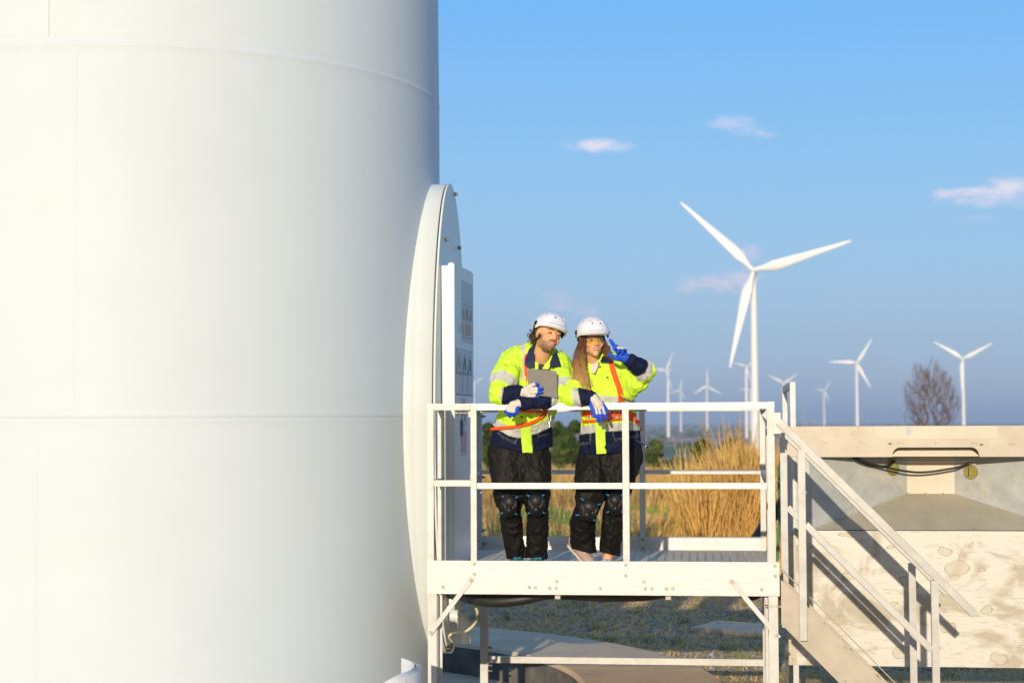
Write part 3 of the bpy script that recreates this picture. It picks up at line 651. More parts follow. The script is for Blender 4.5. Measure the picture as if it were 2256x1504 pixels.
# ------------------------------------------------------------------ metal skid (trough) behind the stairs
def skid():
    YT = 13.05; p0 = P(1735, 936, YT); org = Vector((p0.x, p0.y, 0)); ang = R(-7.0)
    sx = Vector((math.cos(ang), math.sin(ang), 0)); sy = Vector((-sx.y, sx.x, 0))
    root = empty('metal_bin', org, ang, label='weathered aluminium enclosure with recessed hopper face on the right', cat='metal enclosure')
    def S(px, py, v=0.0):
        p = Ppl(px, py, org + sy * v, sy); d = p - org; return Vector((d.dot(sx), v, p.z))
    LN = 3.6
    MS = mat('skid_frame', (0.49, 0.43, 0.34), (0.42, 0.365, 0.275), scale=5, rough=0.5, metal=0.15, bump=0.1, bscale=70, dirt=((0.4, 0.3, 0.18), 30, 0.62, 0.8))
    MSH = mat('skid_patch', (0.53, 0.475, 0.38), (0.48, 0.43, 0.335), scale=4, rough=0.5, metal=0.15, bump=0.06)
    MG = mat('galvanised', (0.44, 0.45, 0.42), (0.36, 0.375, 0.36), scale=9, rough=0.55, metal=0.15, bump=0.08, bscale=20, dirt=((0.62, 0.57, 0.45), 3, 0.5, 0.75))
    # stained lower sheet
    def ex_(t, b, co, col):
        mp = t.n('ShaderNodeMapping'); t.l(co, mp.inputs[0]); mp.inputs['Scale'].default_value = (1, 1, 1.5)
        n = t.noise(mp.outputs[0], 2.1, 5, 0.62, 0.8)
        st = t.ramp(n, [(0.49, (0, 0, 0)), (0.60, (0.8, 0.8, 0.8)), (0.7, (0.6, 0.6, 0.6))])
        c = t.mix(st, (0.57, 0.545, 0.48, 1), (0.34, 0.29, 0.20, 1))
        mp2 = t.n('ShaderNodeMapping'); t.l(co, mp2.inputs[0]); mp2.inputs['Scale'].default_value = (2.0, 1, 22)
        k = t.ramp(t.noise(mp2.outputs[0], 3.0, 6, 0.7), [(0.56, (0, 0, 0)), (0.62, (1, 1, 1))])
        c = t.mix(t.math('MULTIPLY', k, 0.7), c, (0.38, 0.32, 0.215, 1))
        # round drip marks with a darker rim
        vo = t.n('ShaderNodeTexVoronoi', feature='F1', voronoi_dimensions='2D'); vo.inputs['Scale'].default_value = 2.9; vo.inputs['Randomness'].default_value = 0.9
        mp3 = t.n('ShaderNodeMapping'); t.l(co, mp3.inputs[0]); mp3.inputs['Scale'].default_value = (1, 0, 1.9)
        wob = t.n('ShaderNodeTexNoise'); wob.inputs['Scale'].default_value = 7; t.l(co, wob.inputs['Vector'])
        va = t.n('ShaderNodeVectorMath', operation='MULTIPLY_ADD'); t.l(wob.outputs['Color'], va.inputs[0]); va.inputs[1].default_value = (0.14, 0, 0.2); t.l(mp3.outputs[0], va.inputs[2])
        s3 = t.n('ShaderNodeSeparateXYZ'); t.l(va.outputs[0], s3.inputs[0]); c3 = t.n('ShaderNodeCombineXYZ'); t.l(s3.outputs['X'], c3.inputs['X']); t.l(s3.outputs['Z'], c3.inputs['Y']); t.l(c3.outputs[0], vo.inputs['Vector'])
        rr = t.math('MULTIPLY', vo.outputs['Distance'], 1.0)
        sz = t.n('ShaderNodeSeparateColor'); t.l(vo.outputs['Color'], sz.inputs[0])
        rad = t.math('MULTIPLY_ADD', sz.outputs[0], 0.36, -0.08)
        d_ = t.math('SUBTRACT', rr, rad)
        inside = t.math('LESS_THAN', d_, 0.0); rim = t.math('COMPARE', d_, 0.0, 0.014)
        c = t.mix(t.math('MULTIPLY', inside, 0.6), c, (0.45, 0.40, 0.30, 1)); c = t.mix(t.math('MULTIPLY', rim, 0.7), c, (0.27, 0.225, 0.14, 1))
        t.l(c, b.inputs['Base Color'])
    ML = mat('stained_sheet', (0.8, 0.74, 0.6), rough=0.5, metal=0.12, bump=0.1, bscale=25, extra=ex_)
    # top panel with a handle cut-out
    zt_, zb_ = S(1990, 938).z, S(1990, 1006).z
    h0, h1 = S(1966, 990).x, S(2157, 990).x; hz = S(2060, 985).z
    b = MB(); th = 0.006
    arc0 = [(h0 + 0.06 - 0.06*math.cos(R(t_)), hz - 0.06 + 0.06*math.sin(R(t_))) for t_ in range(0, 91, 15)]
    arc1 = [(h1 - 0.06 + 0.06*math.sin(R(t_)), hz - 0.06 + 0.06*math.cos(R(t_))) for t_ in range(0, 91, 15)]
    b.slab([Vector((x_, 0, z_)) for x_, z_ in [(0, zb_), (h0, zb_)] + arc0 + arc1 + [(h1, zb_), (LN, zb_), (LN, zt_), (0, zt_)]], th, (0, 1, 0))
    b.box(0, th + 0.0005, zt_ - 0.006, LN, 1.7, zt_ - 0.001)
    b.box(0, th, zb_, h0, 0.05, zb_ + 0.005); b.box(h1, th, zb_, LN, 0.05, zb_ + 0.005)
    b.build('top_panel', MS, root)
    b = MB(); b.box(S(1928, 950).x, -0.003, S(1928, 967).z, S(2198, 950).x, -0.0003, zt_ - 0.004); b.build('patch_plate', MSH, root)
    b = MB(); b.box(S(1996, 950).x, -0.0045, S(1996, 958).z, S(2008, 950).x, -0.0033, zt_ - 0.006)
    b.bolt((S(2001.5, 942).x, -0.005, S(2001.5, 942).z), (0, -1, 0), 0.006, 0.004); b.bolt((S(2001.5, 957).x, -0.005, S(2001.5, 957).z), (0, -1, 0), 0.006, 0.004); b.build('hinge_tab', MG, root)
    for px, py in ((1816,972),(1823.5,972),(1897,973),(1905,973),(1979,974.5),(1987,974.5),(2061,975),(2069,975),(2143,976),(2151,976),(2225.5,977),(2233.5,977),(1747,941),(1743,971),(1835.5,943),(1835.5,957),(1878,953)):
        p = S(px, py); b = MB(); b.bolt((p.x, 0, p.z), (0, -1, 0), 0.010 if px != 1878 else 0.014, 0.008); b.build('bolt', M_bolt, root)
    for px, py in ((1961, 977), (2162, 979)):
        p = S(px, py); b = MB(); b.bar((p.x - 0.012, -0.001, p.z), (p.x + 0.012, -0.001, p.z), 0.011, 0.002, (0, 1, 0)); b.build('slot', M_black, root)
    # handle recess
    b = MB(); b.box(h0 - 0.02, 0.13, zb_ + 0.006, h1 + 0.02, 0.135, zt_ - 0.03); b.box(h0 + .004, 0.03, zb_ + 0.003, h1 - .004, 0.036, zb_ + 0.020); b.box(h0 - .02, 0.0365, zb_ + 0.003, h1 + .02, 0.1295, zb_ + 0.005); b.build('handle_recess', MSH, root)
    # recess: opening down to the seam, back panel
    zs = S(1990, 1167).z
    bx0, bx1 = S(1998, 1050, 0.42), S(2103, 1050, 0.42); D_ = 0.42
    bz = S(2050, 1087, D_).z
    ox0 = S(1785, 1165).x; ox1 = 2 * ((bx0.x + bx1.x) / 2) - ox0
    V = [Vector((ox0, 0.052, zb_)), Vector((ox0, 0.012, zs)), Vector((bx0.x, D_, zb_)), Vector((bx0.x, D_, bz)), Vector((bx1.x, D_, zb_)), Vector((bx1.x, D_, bz)), Vector((ox1, 0.052, zb_)), Vector((ox1, 0.012, zs))]
    b = MB(); b.slab([V[0], V[1], V[3], V[2]], 0.004, (0, 1, 0)); l_ = b.build('hopper_side', MG, root)
    b = MB(); b.slab([V[4], V[5], V[7], V[6]], 0.004, (0, 1, 0)); b.build('hopper_side', MG, root)
    b = MB(); b.slab([V[2], V[3], V[5], V[4]], 0.004, (0, 1, 0)); b.build('hopper_back', MSH, root)
    b = MB(); b.slab([V[3] + Vector((0, -.001, 0)), V[1] + Vector((0, -.001, 0)), V[7] + Vector((0, -.001, 0)), V[5] + Vector((0, -.001, 0))], 0.004, (0, 0.5, -0.8))
    for k in range(9):
        t_ = k / 8; p = V[3].lerp(V[5], t_) if 0 <= t_ <= 1 else V[3]
        b.tube([p + Vector((0, -0.01, 0.002)), p + Vector((0, -0.012, 0.008))], 0.006, 6) if k % 3 == 0 else None
    b.build('hopper_floor', mat('hopper_floor', (0.46, 0.42, 0.31), (0.38, 0.35, 0.27), scale=4, rough=0.5, metal=0.15, bump=0.08, dirt=((0.2, 0.19, 0.15), 9, 0.6, 0.8)), root)
    b = MB(); b.box(S(1753, 1100).x, 0.0, zs + 0.001, ox0 + 0.001, 0.006, zb_ - 0.001); b.build('corner_sheet', MG, root)
    # lower sheet
    zl0 = S(1990, 1467).z
    b = MB(); b.box(S(1753, 1200).x, -0.004, zl0, LN, 0.002, zs - 0.006); b.build('lower_sheet', ML, root)
    b = MB(); b.box(S(1753, 1200).x, 0.003, zs - 0.0058, LN, 0.01, zs + 0.0005); b.build('seam_lip', M_black, root)
    b = MB(); b.box(0.02, 0.012, zl0, LN, 0.016, zl0 + 0.03); b.box(0.03, 0.02, zl0 + 0.03, 0.034, 1.7, zb_); b.box(0.03, 1.7, zl0, LN, 1.706, zt_ - .01); b.box(LN - .004, 0.02, zl0, LN, 1.69, zb_); b.build('body', MG, root)
    # end frame: two posts and a connector on top, legs
    xp = S(1741, 900).x; xq = S(1753, 900).x; zt2 = S(1747, 841).z
    b = MB(); b.box(xp, 0.008, 0.0, xq, 0.05, zt2); b.build('post', M_alu, root, bevel=0.002)
    b = MB(); b.box(xp, 1.60, 0.0, xq, 1.645, zt2); b.build('post', M_alu, root, bevel=0.002)
    b = MB(); b.box(xp + 0.002, 0.051, zt2 - 0.05, xq - 0.002, 1.599, zt2 - 0.002); b.build('top_rail', M_alu, root)
    b = MB(); b.box(S(1735, 1250).x, -0.002, zl0 + 0.0, S(1753, 1250).x - 0.001, 0.006, zs - 0.02); b.build('corner_plate', MS, root)
    for (px, py) in ((1746.5, 1176), (1746.5, 1267), (1746, 1451)):
        p = S(px, py); b = MB(); b.bolt((p.x, -0.003, p.z), (0, -1, 0), 0.009, 0.008); b.build('bolt', M_bolt, root)
    for v in (0.0, 1.6):
        b = MB(); b.box(LN - 0.08, v + 0.02, 0.0, LN - 0.03, v + 0.07, zl0); b.build('leg', MS, root)
    # lamps (round ports) with cables
    MO = mat('port_ring', (0.45, 0.32, 0.10), (0.3, 0.22, 0.08), scale=30, rough=0.4, metal=0.6); MGR = mat('port_glass', (0.20, 0.22, 0.05), (0.34, 0.30, 0.09), scale=12, rough=0.15)
    ends = []
    for px, py, sd_ in ((1965.5, 1032, 0), (2139.5, 1039.5, 1)):
        e0, e1 = (V[0], V[2]) if sd_ == 0 else (V[4], V[6])
        nn_ = (e1 - e0).cross(Vector((0, 0, 1))).normalized()
        if nn_.y > 0: nn_ = -nn_
        nw = sx * nn_.x + sy * nn_.y; ow = org + sx * e0.x + sy * e0.y + UZ * e0.z
        pw = Ppl(px, py, ow, nw); d = pw - org; c = Vector((d.dot(sx), d.dot(sy), pw.z)) + nn_ * 0.002
        b = MB(); b.tube([c, c + nn_ * 0.012], 0.056, 24, True, 0, False); b.tube([c + nn_*0.012, c + nn_ * 0.014], 0.044, 24, True, 1, False)
        if sd_: b.bar(c + nn_*0.015 + Vector((0.012, 0, 0.04)), c + nn_*0.015 + Vector((0.012, 0, -0.03)), 0.012, 0.003, nn_, 2); b.bar(c + nn_*0.015 + Vector((-0.015, 0, 0.04)), c + nn_*0.015 + Vector((-0.015, 0, -0.03)), 0.006, 0.003, nn_, 2)
        g = c + Vector((0, 0, 0.066)) + nn_ * 0.01; b.tube([g, g + nn_ * 0.03], 0.017, 12, True, 0)
        b.build('work_light', None, root, mats=[MO, MGR, M_black]); ends.append(g + nn_ * 0.03)
    st = Vector((S(1868, 1006, 0.10).x, 0.10, zb_ + 0.03))
    for k, e in enumerate(ends):
        m1 = st.lerp(e, 0.5) + Vector((0, 0, -0.07 if k == 0 else -0.11))
        if k == 1: m1 += Vector((0.05, 0.06, 0))
        pts = [st, st.lerp(e, 0.18) + Vector((0, 0, -0.045 - 0.02*k)), m1, st.lerp(e, 0.85) + Vector((0, 0, -0.05)), e + Vector((0, -0.0, -0.0))]
        b = MB(); b.tube(smooth_path(pts, 8), 0.0085, 8); b.build('cable', M_black, root)
skid()
# ------------------------------------------------------------------ implicit surfaces for bodies and clothes
_LT = np.random.default_rng(3).uniform(-1, 1, (32, 32, 32))
def noise3(p):
    q = np.floor(p).astype(int); f = p - q; f = f * f * (3 - 2 * f); q &= 31; r_ = (q + 1) & 31
    x0, y0, z0 = q[..., 0], q[..., 1], q[..., 2]; x1, y1, z1 = r_[..., 0], r_[..., 1], r_[..., 2]; a, b, c = f[..., 0], f[..., 1], f[..., 2]
    L = lambda u, v, t: u + (v - u) * t
    return L(L(L(_LT[x0, y0, z0], _LT[x1, y0, z0], a), L(_LT[x0, y1, z0], _LT[x1, y1, z0], a), b), L(L(_LT[x0, y0, z1], _LT[x1, y0, z1], a), L(_LT[x0, y1, z1], _LT[x1, y1, z1], a), b), c)
def smin(a, b, k):
    if k <= 0: return np.minimum(a, b)
    h = np.clip(0.5 + 0.5 * (b - a) / k, 0, 1); return b + (a - b) * h - k * h * (1 - h)
class SDF:
    def __init__(s, k=0.02): s.p = []; s.k = k; s.post = []; s.sub = []
    def cap(s, a, b, ra, rb, g=0, flat=None, k=None):
        a = np.array(a, float); b = np.array(b, float); m = max(ra, rb)
        def fn(P_):
            w_ = P_ - a; ab = b - a; t = np.clip((w_ @ ab) / max(ab @ ab, 1e-9), 0, 1); d = w_ - t[..., None] * ab
            if flat is not None: n, s_ = flat; n = np.asarray(n, float); d = d + (d @ n)[..., None] * n * (1 / s_ - 1)
            return np.sqrt((d * d).sum(-1)) - (ra + (rb - ra) * t)
        s.p.append((fn, np.minimum(a, b) - m, np.maximum(a, b) + m, g, k)); return s
    def ell(s, c, r_, g=0, M=None, k=None):
        c = np.array(c, float); r_ = np.array(r_, float); m = r_.max()
        def fn(P_):
            d = P_ - c
            if M is not None: d = d @ M
            l1 = np.sqrt(((d / r_) ** 2).sum(-1)); l2 = np.sqrt(((d / r_**2) ** 2).sum(-1)); return l1 * (l1 - 1) / np.maximum(l2, 1e-6)
        s.p.append((fn, c - m, c + m, g, k)); return s
    def chain(s, pts, rs, g=0, flat=None, k=None):
        for i in range(len(pts) - 1): s.cap(pts[i], pts[i+1], rs[i], rs[i+1], g, flat, k)
        return s
    def cut(s, a, r_, k=0.004, b=None):
        a = np.array(a, float); b = a + 1e-5 if b is None else np.array(b, float)
        s.sub.append((a, b, r_, k)); return s
    def _post(s, P_, F):
        for a, b, r_, k in s.sub:
            w_ = P_ - a; ab = b - a; t = np.clip((w_ @ ab) / (ab @ ab), 0, 1); d = np.sqrt(((w_ - t[..., None]*ab)**2).sum(-1)) - r_; F = -smin(-F, d, k)
        for f in s.post: F = f(P_, F)
        return F
    def ev(s, P_):
        F = np.full(P_.shape[:-1], 9.0)
        for fn, lo, hi, g, k in s.p: F = smin(F, fn(P_), s.k if k is None else k)
        return s._post(P_, F)
    def group(s, P_):
        D_ = np.stack([fn(P_) for fn, *_ in s.p], -1); gs = np.array([q[3] for q in s.p]); return gs[D_.argmin(-1)]
    def mesh(s, h, pad=0.02, lo=None, hi=None):
        L = np.min([q[1] for q in s.p], 0) - pad if lo is None else np.array(lo, float); Hh = np.max([q[2] for q in s.p], 0) + pad if hi is None else np.array(hi, float)
        n = np.ceil((Hh - L) / h).astype(int) + 1
        ax = [L[i] + h * np.arange(n[i]) for i in range(3)]
        F = np.full(n, 0.2)
        for fn, lo_, hi_, g, k in s.p:
            m = (s.k if k is None else k) + 3 * h + .015
            i0 = np.clip(np.floor((lo_ - m - L) / h).astype(int), 0, n); i1 = np.clip(np.ceil((hi_ + m - L) / h).astype(int) + 1, 0, n)
            sl = tuple(slice(i0[i], i1[i]) for i in range(3))
            if any(i1[i] <= i0[i] for i in range(3)): continue
            G = np.stack(np.meshgrid(*[ax[i][sl[i]] for i in range(3)], indexing='ij'), -1)
            F[sl] = smin(F[sl], fn(G), s.k if k is None else k)
        G = np.stack(np.meshgrid(*ax, indexing='ij'), -1)
        near = F < 0.06
        F[near] = s._post(G[near], F[near]); del G
        F[0], F[-1], F[:, 0], F[:, -1], F[:, :, 0], F[:, :, -1] = (0.05,) * 6
        ins = F < 0
        c = np.zeros(n - 1, int)
        offs = [(i, j, k) for i in (0, 1) for j in (0, 1) for k in (0, 1)]
        sh = lambda A, o: A[o[0]:n[0]-1+o[0], o[1]:n[1]-1+o[1], o[2]:n[2]-1+o[2]]
        for o in offs: c += sh(ins, o)
        act = (c > 0) & (c < 8); idx = np.full(act.shape, -1); ijk = np.argwhere(act); idx[act] = np.arange(len(ijk))
        acc = np.zeros((len(ijk), 3)); cnt = np.zeros(len(ijk))
        val = {o: sh(F, o)[act] for o in offs}
        for o in offs:
            for a_ in range(3):
                if o[a_] == 0:
                    o2 = tuple(1 if q == a_ else o[q] for q in range(3)); va, vb = val[o], val[o2]; m = (va < 0) != (vb < 0)
                    t = np.where(m, va / np.where(va == vb, 1, va - vb), 0); pos = np.array([o] * len(ijk), float); pos[:, a_] += t
                    acc += pos * m[:, None]; cnt += m
        V = L + h * (ijk + acc / cnt[:, None])
        Q = []
        for a_ in range(3):
            b_, c_ = (a_ + 1) % 3, (a_ + 2) % 3
            i0 = [slice(None)] * 3; i1 = [slice(None)] * 3; i0[a_] = slice(0, -1); i1[a_] = slice(1, None)
            ch = ins[tuple(i0)] != ins[tuple(i1)]; e = np.argwhere(ch); e = e[(e[:, b_] > 0) & (e[:, c_] > 0) & (e[:, b_] < n[b_] - 1) & (e[:, c_] < n[c_] - 1)]
            db = np.zeros(3, int); db[b_] = 1; dc = np.zeros(3, int); dc[c_] = 1
            g4 = [idx[tuple((e - q).T)] for q in (db + dc, dc, 0 * db, db)]
            q_ = np.stack(g4, 1); fl = ins[tuple(e.T)]; q_[~fl] = q_[~fl][:, ::-1]; Q.append(q_[(q_ >= 0).all(1)])
        return V, np.concatenate(Q)
def topx(P_):                      # where points of a surface stand in front view (used to lay out seams and stripes)
    Rt = np.array(cam_rot); q = (P_ - np.array(CAMP)) @ Rt
    return np.stack([CXP + FPX * q[..., 0] / -q[..., 2], CYP - FPX * q[..., 1] / -q[..., 2]], -1)
def RD(px):                        # depth of the front rail at this photo column
    return Ppl(px, 890, PORG, ey).y
def J(px, py, dy): return np.array(P(px, py, RD(px) + dy))
def rr(rpx, dy=0.2): return rpx / FPX * (11.45 + dy)
def surf(sdf, px, py, off=0.003):
    d = np.array(ray(px, py)); d /= d[1]; y = RD(px) - 0.5; o = np.array(CAMP)
    for _ in range(90):
        v = float(sdf.ev((o + d * y)[None])[0])
        if v < 0.0008: break
        y += min(max(v * 0.8, 0.0006), 0.03)
        if y > RD(px) + 0.9: break
    return o + d * (y - off)
def ribbon(sdf, pts, wpx, mat_, name, parent, off=0.004, th=0.003, n=8):
    P2 = smooth_path([Vector((a, b, 0)) for a, b in pts], n); vs = []
    rows = []
    for i, p in enumerate(P2):
        t = (P2[min(i + 1, len(P2) - 1)] - P2[max(i - 1, 0)]).normalized(); nx, ny = -t.y, t.x
        rows.append([surf(sdf, p.x + nx * wpx * s_, p.y + ny * wpx * s_, off) for s_ in (-.5, -.17, .17, .5)])
    A = np.array(rows)
    for _ in range(2): A[1:-1] = (A[:-2] + 2 * A[1:-1] + A[2:]) / 4
    m = len(A); V = []; back = np.array([0, th, 0])
    for r_ in A: V += [*r_, *(r_ + back)]
    F = []
    for i in range(m - 1):
        a, b = i * 8, (i + 1) * 8
        for j in range(3): F.append((a + j, a + j + 1, b + j + 1, b + j)); F.append((a + 4 + j, b + 4 + j, b + 5 + j, a + 5 + j))
        F += [(a, b, b + 4, a + 4), (a + 3, a + 7, b + 7, b + 3)]
    F += [(0, 4, 5, 1), (1, 5, 6, 2), (2, 6, 7, 3)]; e = (m - 1) * 8; F += [(e, e+1, e+5, e+4), (e+1, e+2, e+6, e+5), (e+2, e+3, e+7, e+6)]
    off_ = np.array(parent.location) + (np.array(parent.parent.location) if parent.parent else 0); V = np.array(V) - off_
    mb = MB(); mb.add([tuple(v) for v in V], F, False); return mb.build(name, mat_, parent)
def rope(sdf, pts, r_, mat_, name, parent, n=14, end=None, off=0.006):
    P2 = smooth_path([Vector((a, b, 0)) for a, b in pts], n); A = [Vector(surf(sdf, p.x, p.y, off)) for p in P2]
    if end: A += end
    A = smooth_path(A, 2); ofs = parent.location; mb = MB(ofs); ln = 0
    for s_ in range(3):
        q = []; ln = 0
        for i, p in enumerate(A):
            if i: ln += (p - A[i-1]).length
            t = (A[min(i+1, len(A)-1)] - A[max(i-1, 0)]).normalized(); x = t.cross(Vector((0, 1, 0.1))).normalized(); y = t.cross(x); a = ln * 190 + s_ * 2.094
            q.append(p + (x * math.cos(a) + y * math.sin(a)) * r_ * 0.5)
        mb.tube(q, r_ * 0.62, 6)
    return mb.build(name, mat_, parent)
def sdfobj(s, name, h, mat_, parent, color, **kw):
    V, F = s.mesh(h, **kw); C = color(V) if callable(color) else np.tile(np.array(color, float), (len(V), 1))
    return np_mesh(name, V - np.array(parent.location), F, mat_, parent, colors=C)
def wrinkle(amp, sx=14, sy=14, sz=9, seed=0.0, ridge=True):
    def f(P_, F):
        q = P_ * np.array([sx, sy, sz]) + seed; w_ = noise3(q * .6 + 5) ; a = noise3(q + w_[..., None] * 1.3); b = noise3(q * 2.1 + 9 + a[..., None])
        v = (1 - 2.2 * np.abs(a)) * 0.65 + (1 - 2 * np.abs(b)) * 0.35 if ridge else a
        return F - amp * v
    return f

YEL = np.array([0.64, 0.95, 0.06]); NAVY = np.array([0.008, 0.012, 0.042]); SILV = np.array([0.56, 0.56, 0.52]); ORG = np.array([0.9, 0.10, 0.01]); BLK = np.array([0.010, 0.009, 0.009])
SKIN = np.array([0.82, 0.43, 0.21]); CREAM = np.array([0.68, 0.63, 0.52]); BLUE = np.array([0.012, 0.085, 0.62])
M_cloth = vmat('workwear', rough=0.75, bump=0.12, bscale=120, spec=0.15)
M_trous = vmat('trouser_cloth', rough=0.6, bump=0.2, bscale=150, spec=0.2)
M_skin = vmat('skin', rough=0.5, bump=0.04, bscale=300, spec=0.35)
M_glove = vmat('glove_knit', rough=0.6, bump=0.25, bscale=500, spec=0.35)
M_helm = vmat('helmet_shell', rough=0.22, bump=0.0, spec=0.5)
M_hair = vmat('hair_strands', rough=0.45, bump=0.3, bscale=200, spec=0.4)
M_strap = mat('orange_webbing', (0.88, 0.115, 0.012), (0.8, 0.085, 0.01), scale=60, rough=0.7, bump=0.2, bscale=300)
M_metal = mat('buckle_metal', (0.65, 0.62, 0.56), rough=0.3, metal=0.9)
M_navy = mat('navy_cloth', (0.009, 0.014, 0.045), (0.014, 0.02, 0.06), scale=20, rough=0.75, bump=0.2, bscale=150)
M_yel = mat('yellow_cloth', tuple(YEL), tuple(YEL * 0.92), scale=12, rough=0.7, bump=0.15, bscale=120)
M_knee = vmat('knee_pad', rough=0.45, bump=0.1, bscale=250, spec=0.35)
M_shoe = vmat('shoe_mesh', rough=0.7, bump=0.3, bscale=300)
def mixc(C, m, col):
    m = np.clip(m, 0, 1)[:, None]; return C * (1 - m) + np.asarray(col) * m
def band(x, lo, hi, s=1.2): return np.clip((x - lo) / s + .5, 0, 1) * np.clip((hi - x) / s + .5, 0, 1)

def head_frame(F_, U_):
    F_ = Vector(F_).normalized(); U_ = Vector(U_); U_ = (U_ - F_ * U_.dot(F_)).normalized(); R_ = U_.cross(F_)
    return np.array([R_, F_, U_])          # rows: world axes of the head's right/front/up
def head_sdf(o, A, neck_to, male=True, sc=1.0):
    w = lambda x, y, z: o + sc * (np.array([x, y, z]) @ A)
    M = A.T; s = SDF(0.012); e = lambda c, r_, **kw: s.ell(w(*c), np.array(r_) * sc, M=M, **kw)
    j = 1.0 if male else 0.9
    e((0, -.012, .03), (.076, .094, .088)); e((0, .032, -.028), (.057, .058, .083)); e((0, .046, -.073), (.039 * j, .044, .042)); e((0, .076, -.102), (.019, .016, .015))
    for q in (-1, 1):
        e((q * .042, .058, -.03), (.021, .022, .02)); e((q * .046 * j, .008, -.066), (.016, .028, .024)); e((q * .027, .078, .021), (.026, .012, .008 if male else .006), k=.008)
        e((q * .077, -.004, -.008), (.009, .019, .032), k=.004); e((q * .011, .097, -.036), (.008, .010, .007), k=.006)
    s.cap(w(0, .088, .010), w(0, .112, -.030), .007 * sc, .010 * sc, k=.010)
    e((0, .089, -.058), (.023, .010, .0055), k=.004); e((0, .088, -.068), (.021, .010, .0065), k=.004)
    for q in (-1, 1): s.cut(w(q * .031, .104, .001), .013 * sc, .010)
    for q in (-1, 1): e((q * .031, .0815, -.001), (.0135, .012, .009), k=.002, g=2)
    s.cap(w(0, -.02, -.06), neck_to, .054 * sc * (1 if male else .86), .060 * sc * (1 if male else .9), k=.02, g=1)
    return s, w
def head_color(o, A, male, sc=1.0):
    def f(V):
        L = (V - o) @ A.T / sc; x, y, z = L.T; C = np.tile(SKIN * (1.0 if male else .92), (len(V), 1)); ax_ = np.abs(x)
        fr = (y > .03)
        C = mixc(C, fr * np.exp(-(((ax_ - .042) / .02) ** 2 + ((z + .03) / .02) ** 2)) * .35, (0.72, .28, .17))
        C = mixc(C, fr * np.exp(-((x / .012) ** 2 + ((z + .03) / .012) ** 2)) * .35, (0.70, .26, .16))
        nz = noise3(L * 260)
        if male:
            beard = fr * 1.0 * np.clip((-.050 - z) / .012, 0, 1) * np.clip((ax_ + (.105 + z) * .3 - .018) / .014, 0, 1)
            chin = fr * np.clip((-.080 - z) / .006, 0, 1); must = fr * band(z, -.052, -.042, .004) * (ax_ < .030)
            side = np.clip((z * -1 - .0) / .02, 0, 1) * band(y, .0, .04, .012) * (ax_ > .045)
            jaw = np.clip((-.056 - z) / .01, 0, 1) * (y > 0) * (y < .09) * (z > -.125)
            m = np.clip(np.maximum.reduce([beard * .75, chin * .95, must * .98, side * .6, jaw * .62]) * (0.85 + .35 * nz), 0, .92)
            C = mixc(C, m, (0.085, .045, .025))
        C = mixc(C, fr * band(z, -.066 , -.0535, .003) * band(x, -.024, .024, .004) * (y > .085), (0.55, .22, .15))
        C = mixc(C, fr * band(z, -.0745, -.0655, .003) * band(x, -.020, .020, .004) * (y > .083), (0.58, .24, .17))
        C = mixc(C, fr * band(z, -.0655, -.0615, .002) * band(x, -.015, .015, .003) * (y > .08), (0.62, .55, .48))
        bw = fr * band(z - (.006 - (ax_ - .03) ** 2 * 6), .014, .0215 if male else .0195, .003) * band(ax_, .010, .050, .004)
        C = mixc(C, bw * .9, (0.045, .025, .015))
        ey_ = fr * band(z, -.0075, .0055, .002) * band(ax_, .018, .044, .004) * (y > .07)
        C = mixc(C, ey_ * .9, (0.12, .06, .04)); eb = fr * band(z, -.0045, .0015, .0015) * band(ax_, .022, .041, .003) * (y > .07)
        C = mixc(C, eb, (0.45, .40, .36)); ir = eb * (np.abs(ax_ - .0315) < .0055); C = mixc(C, ir, (0.03, .02, .015))
        return C
    return f
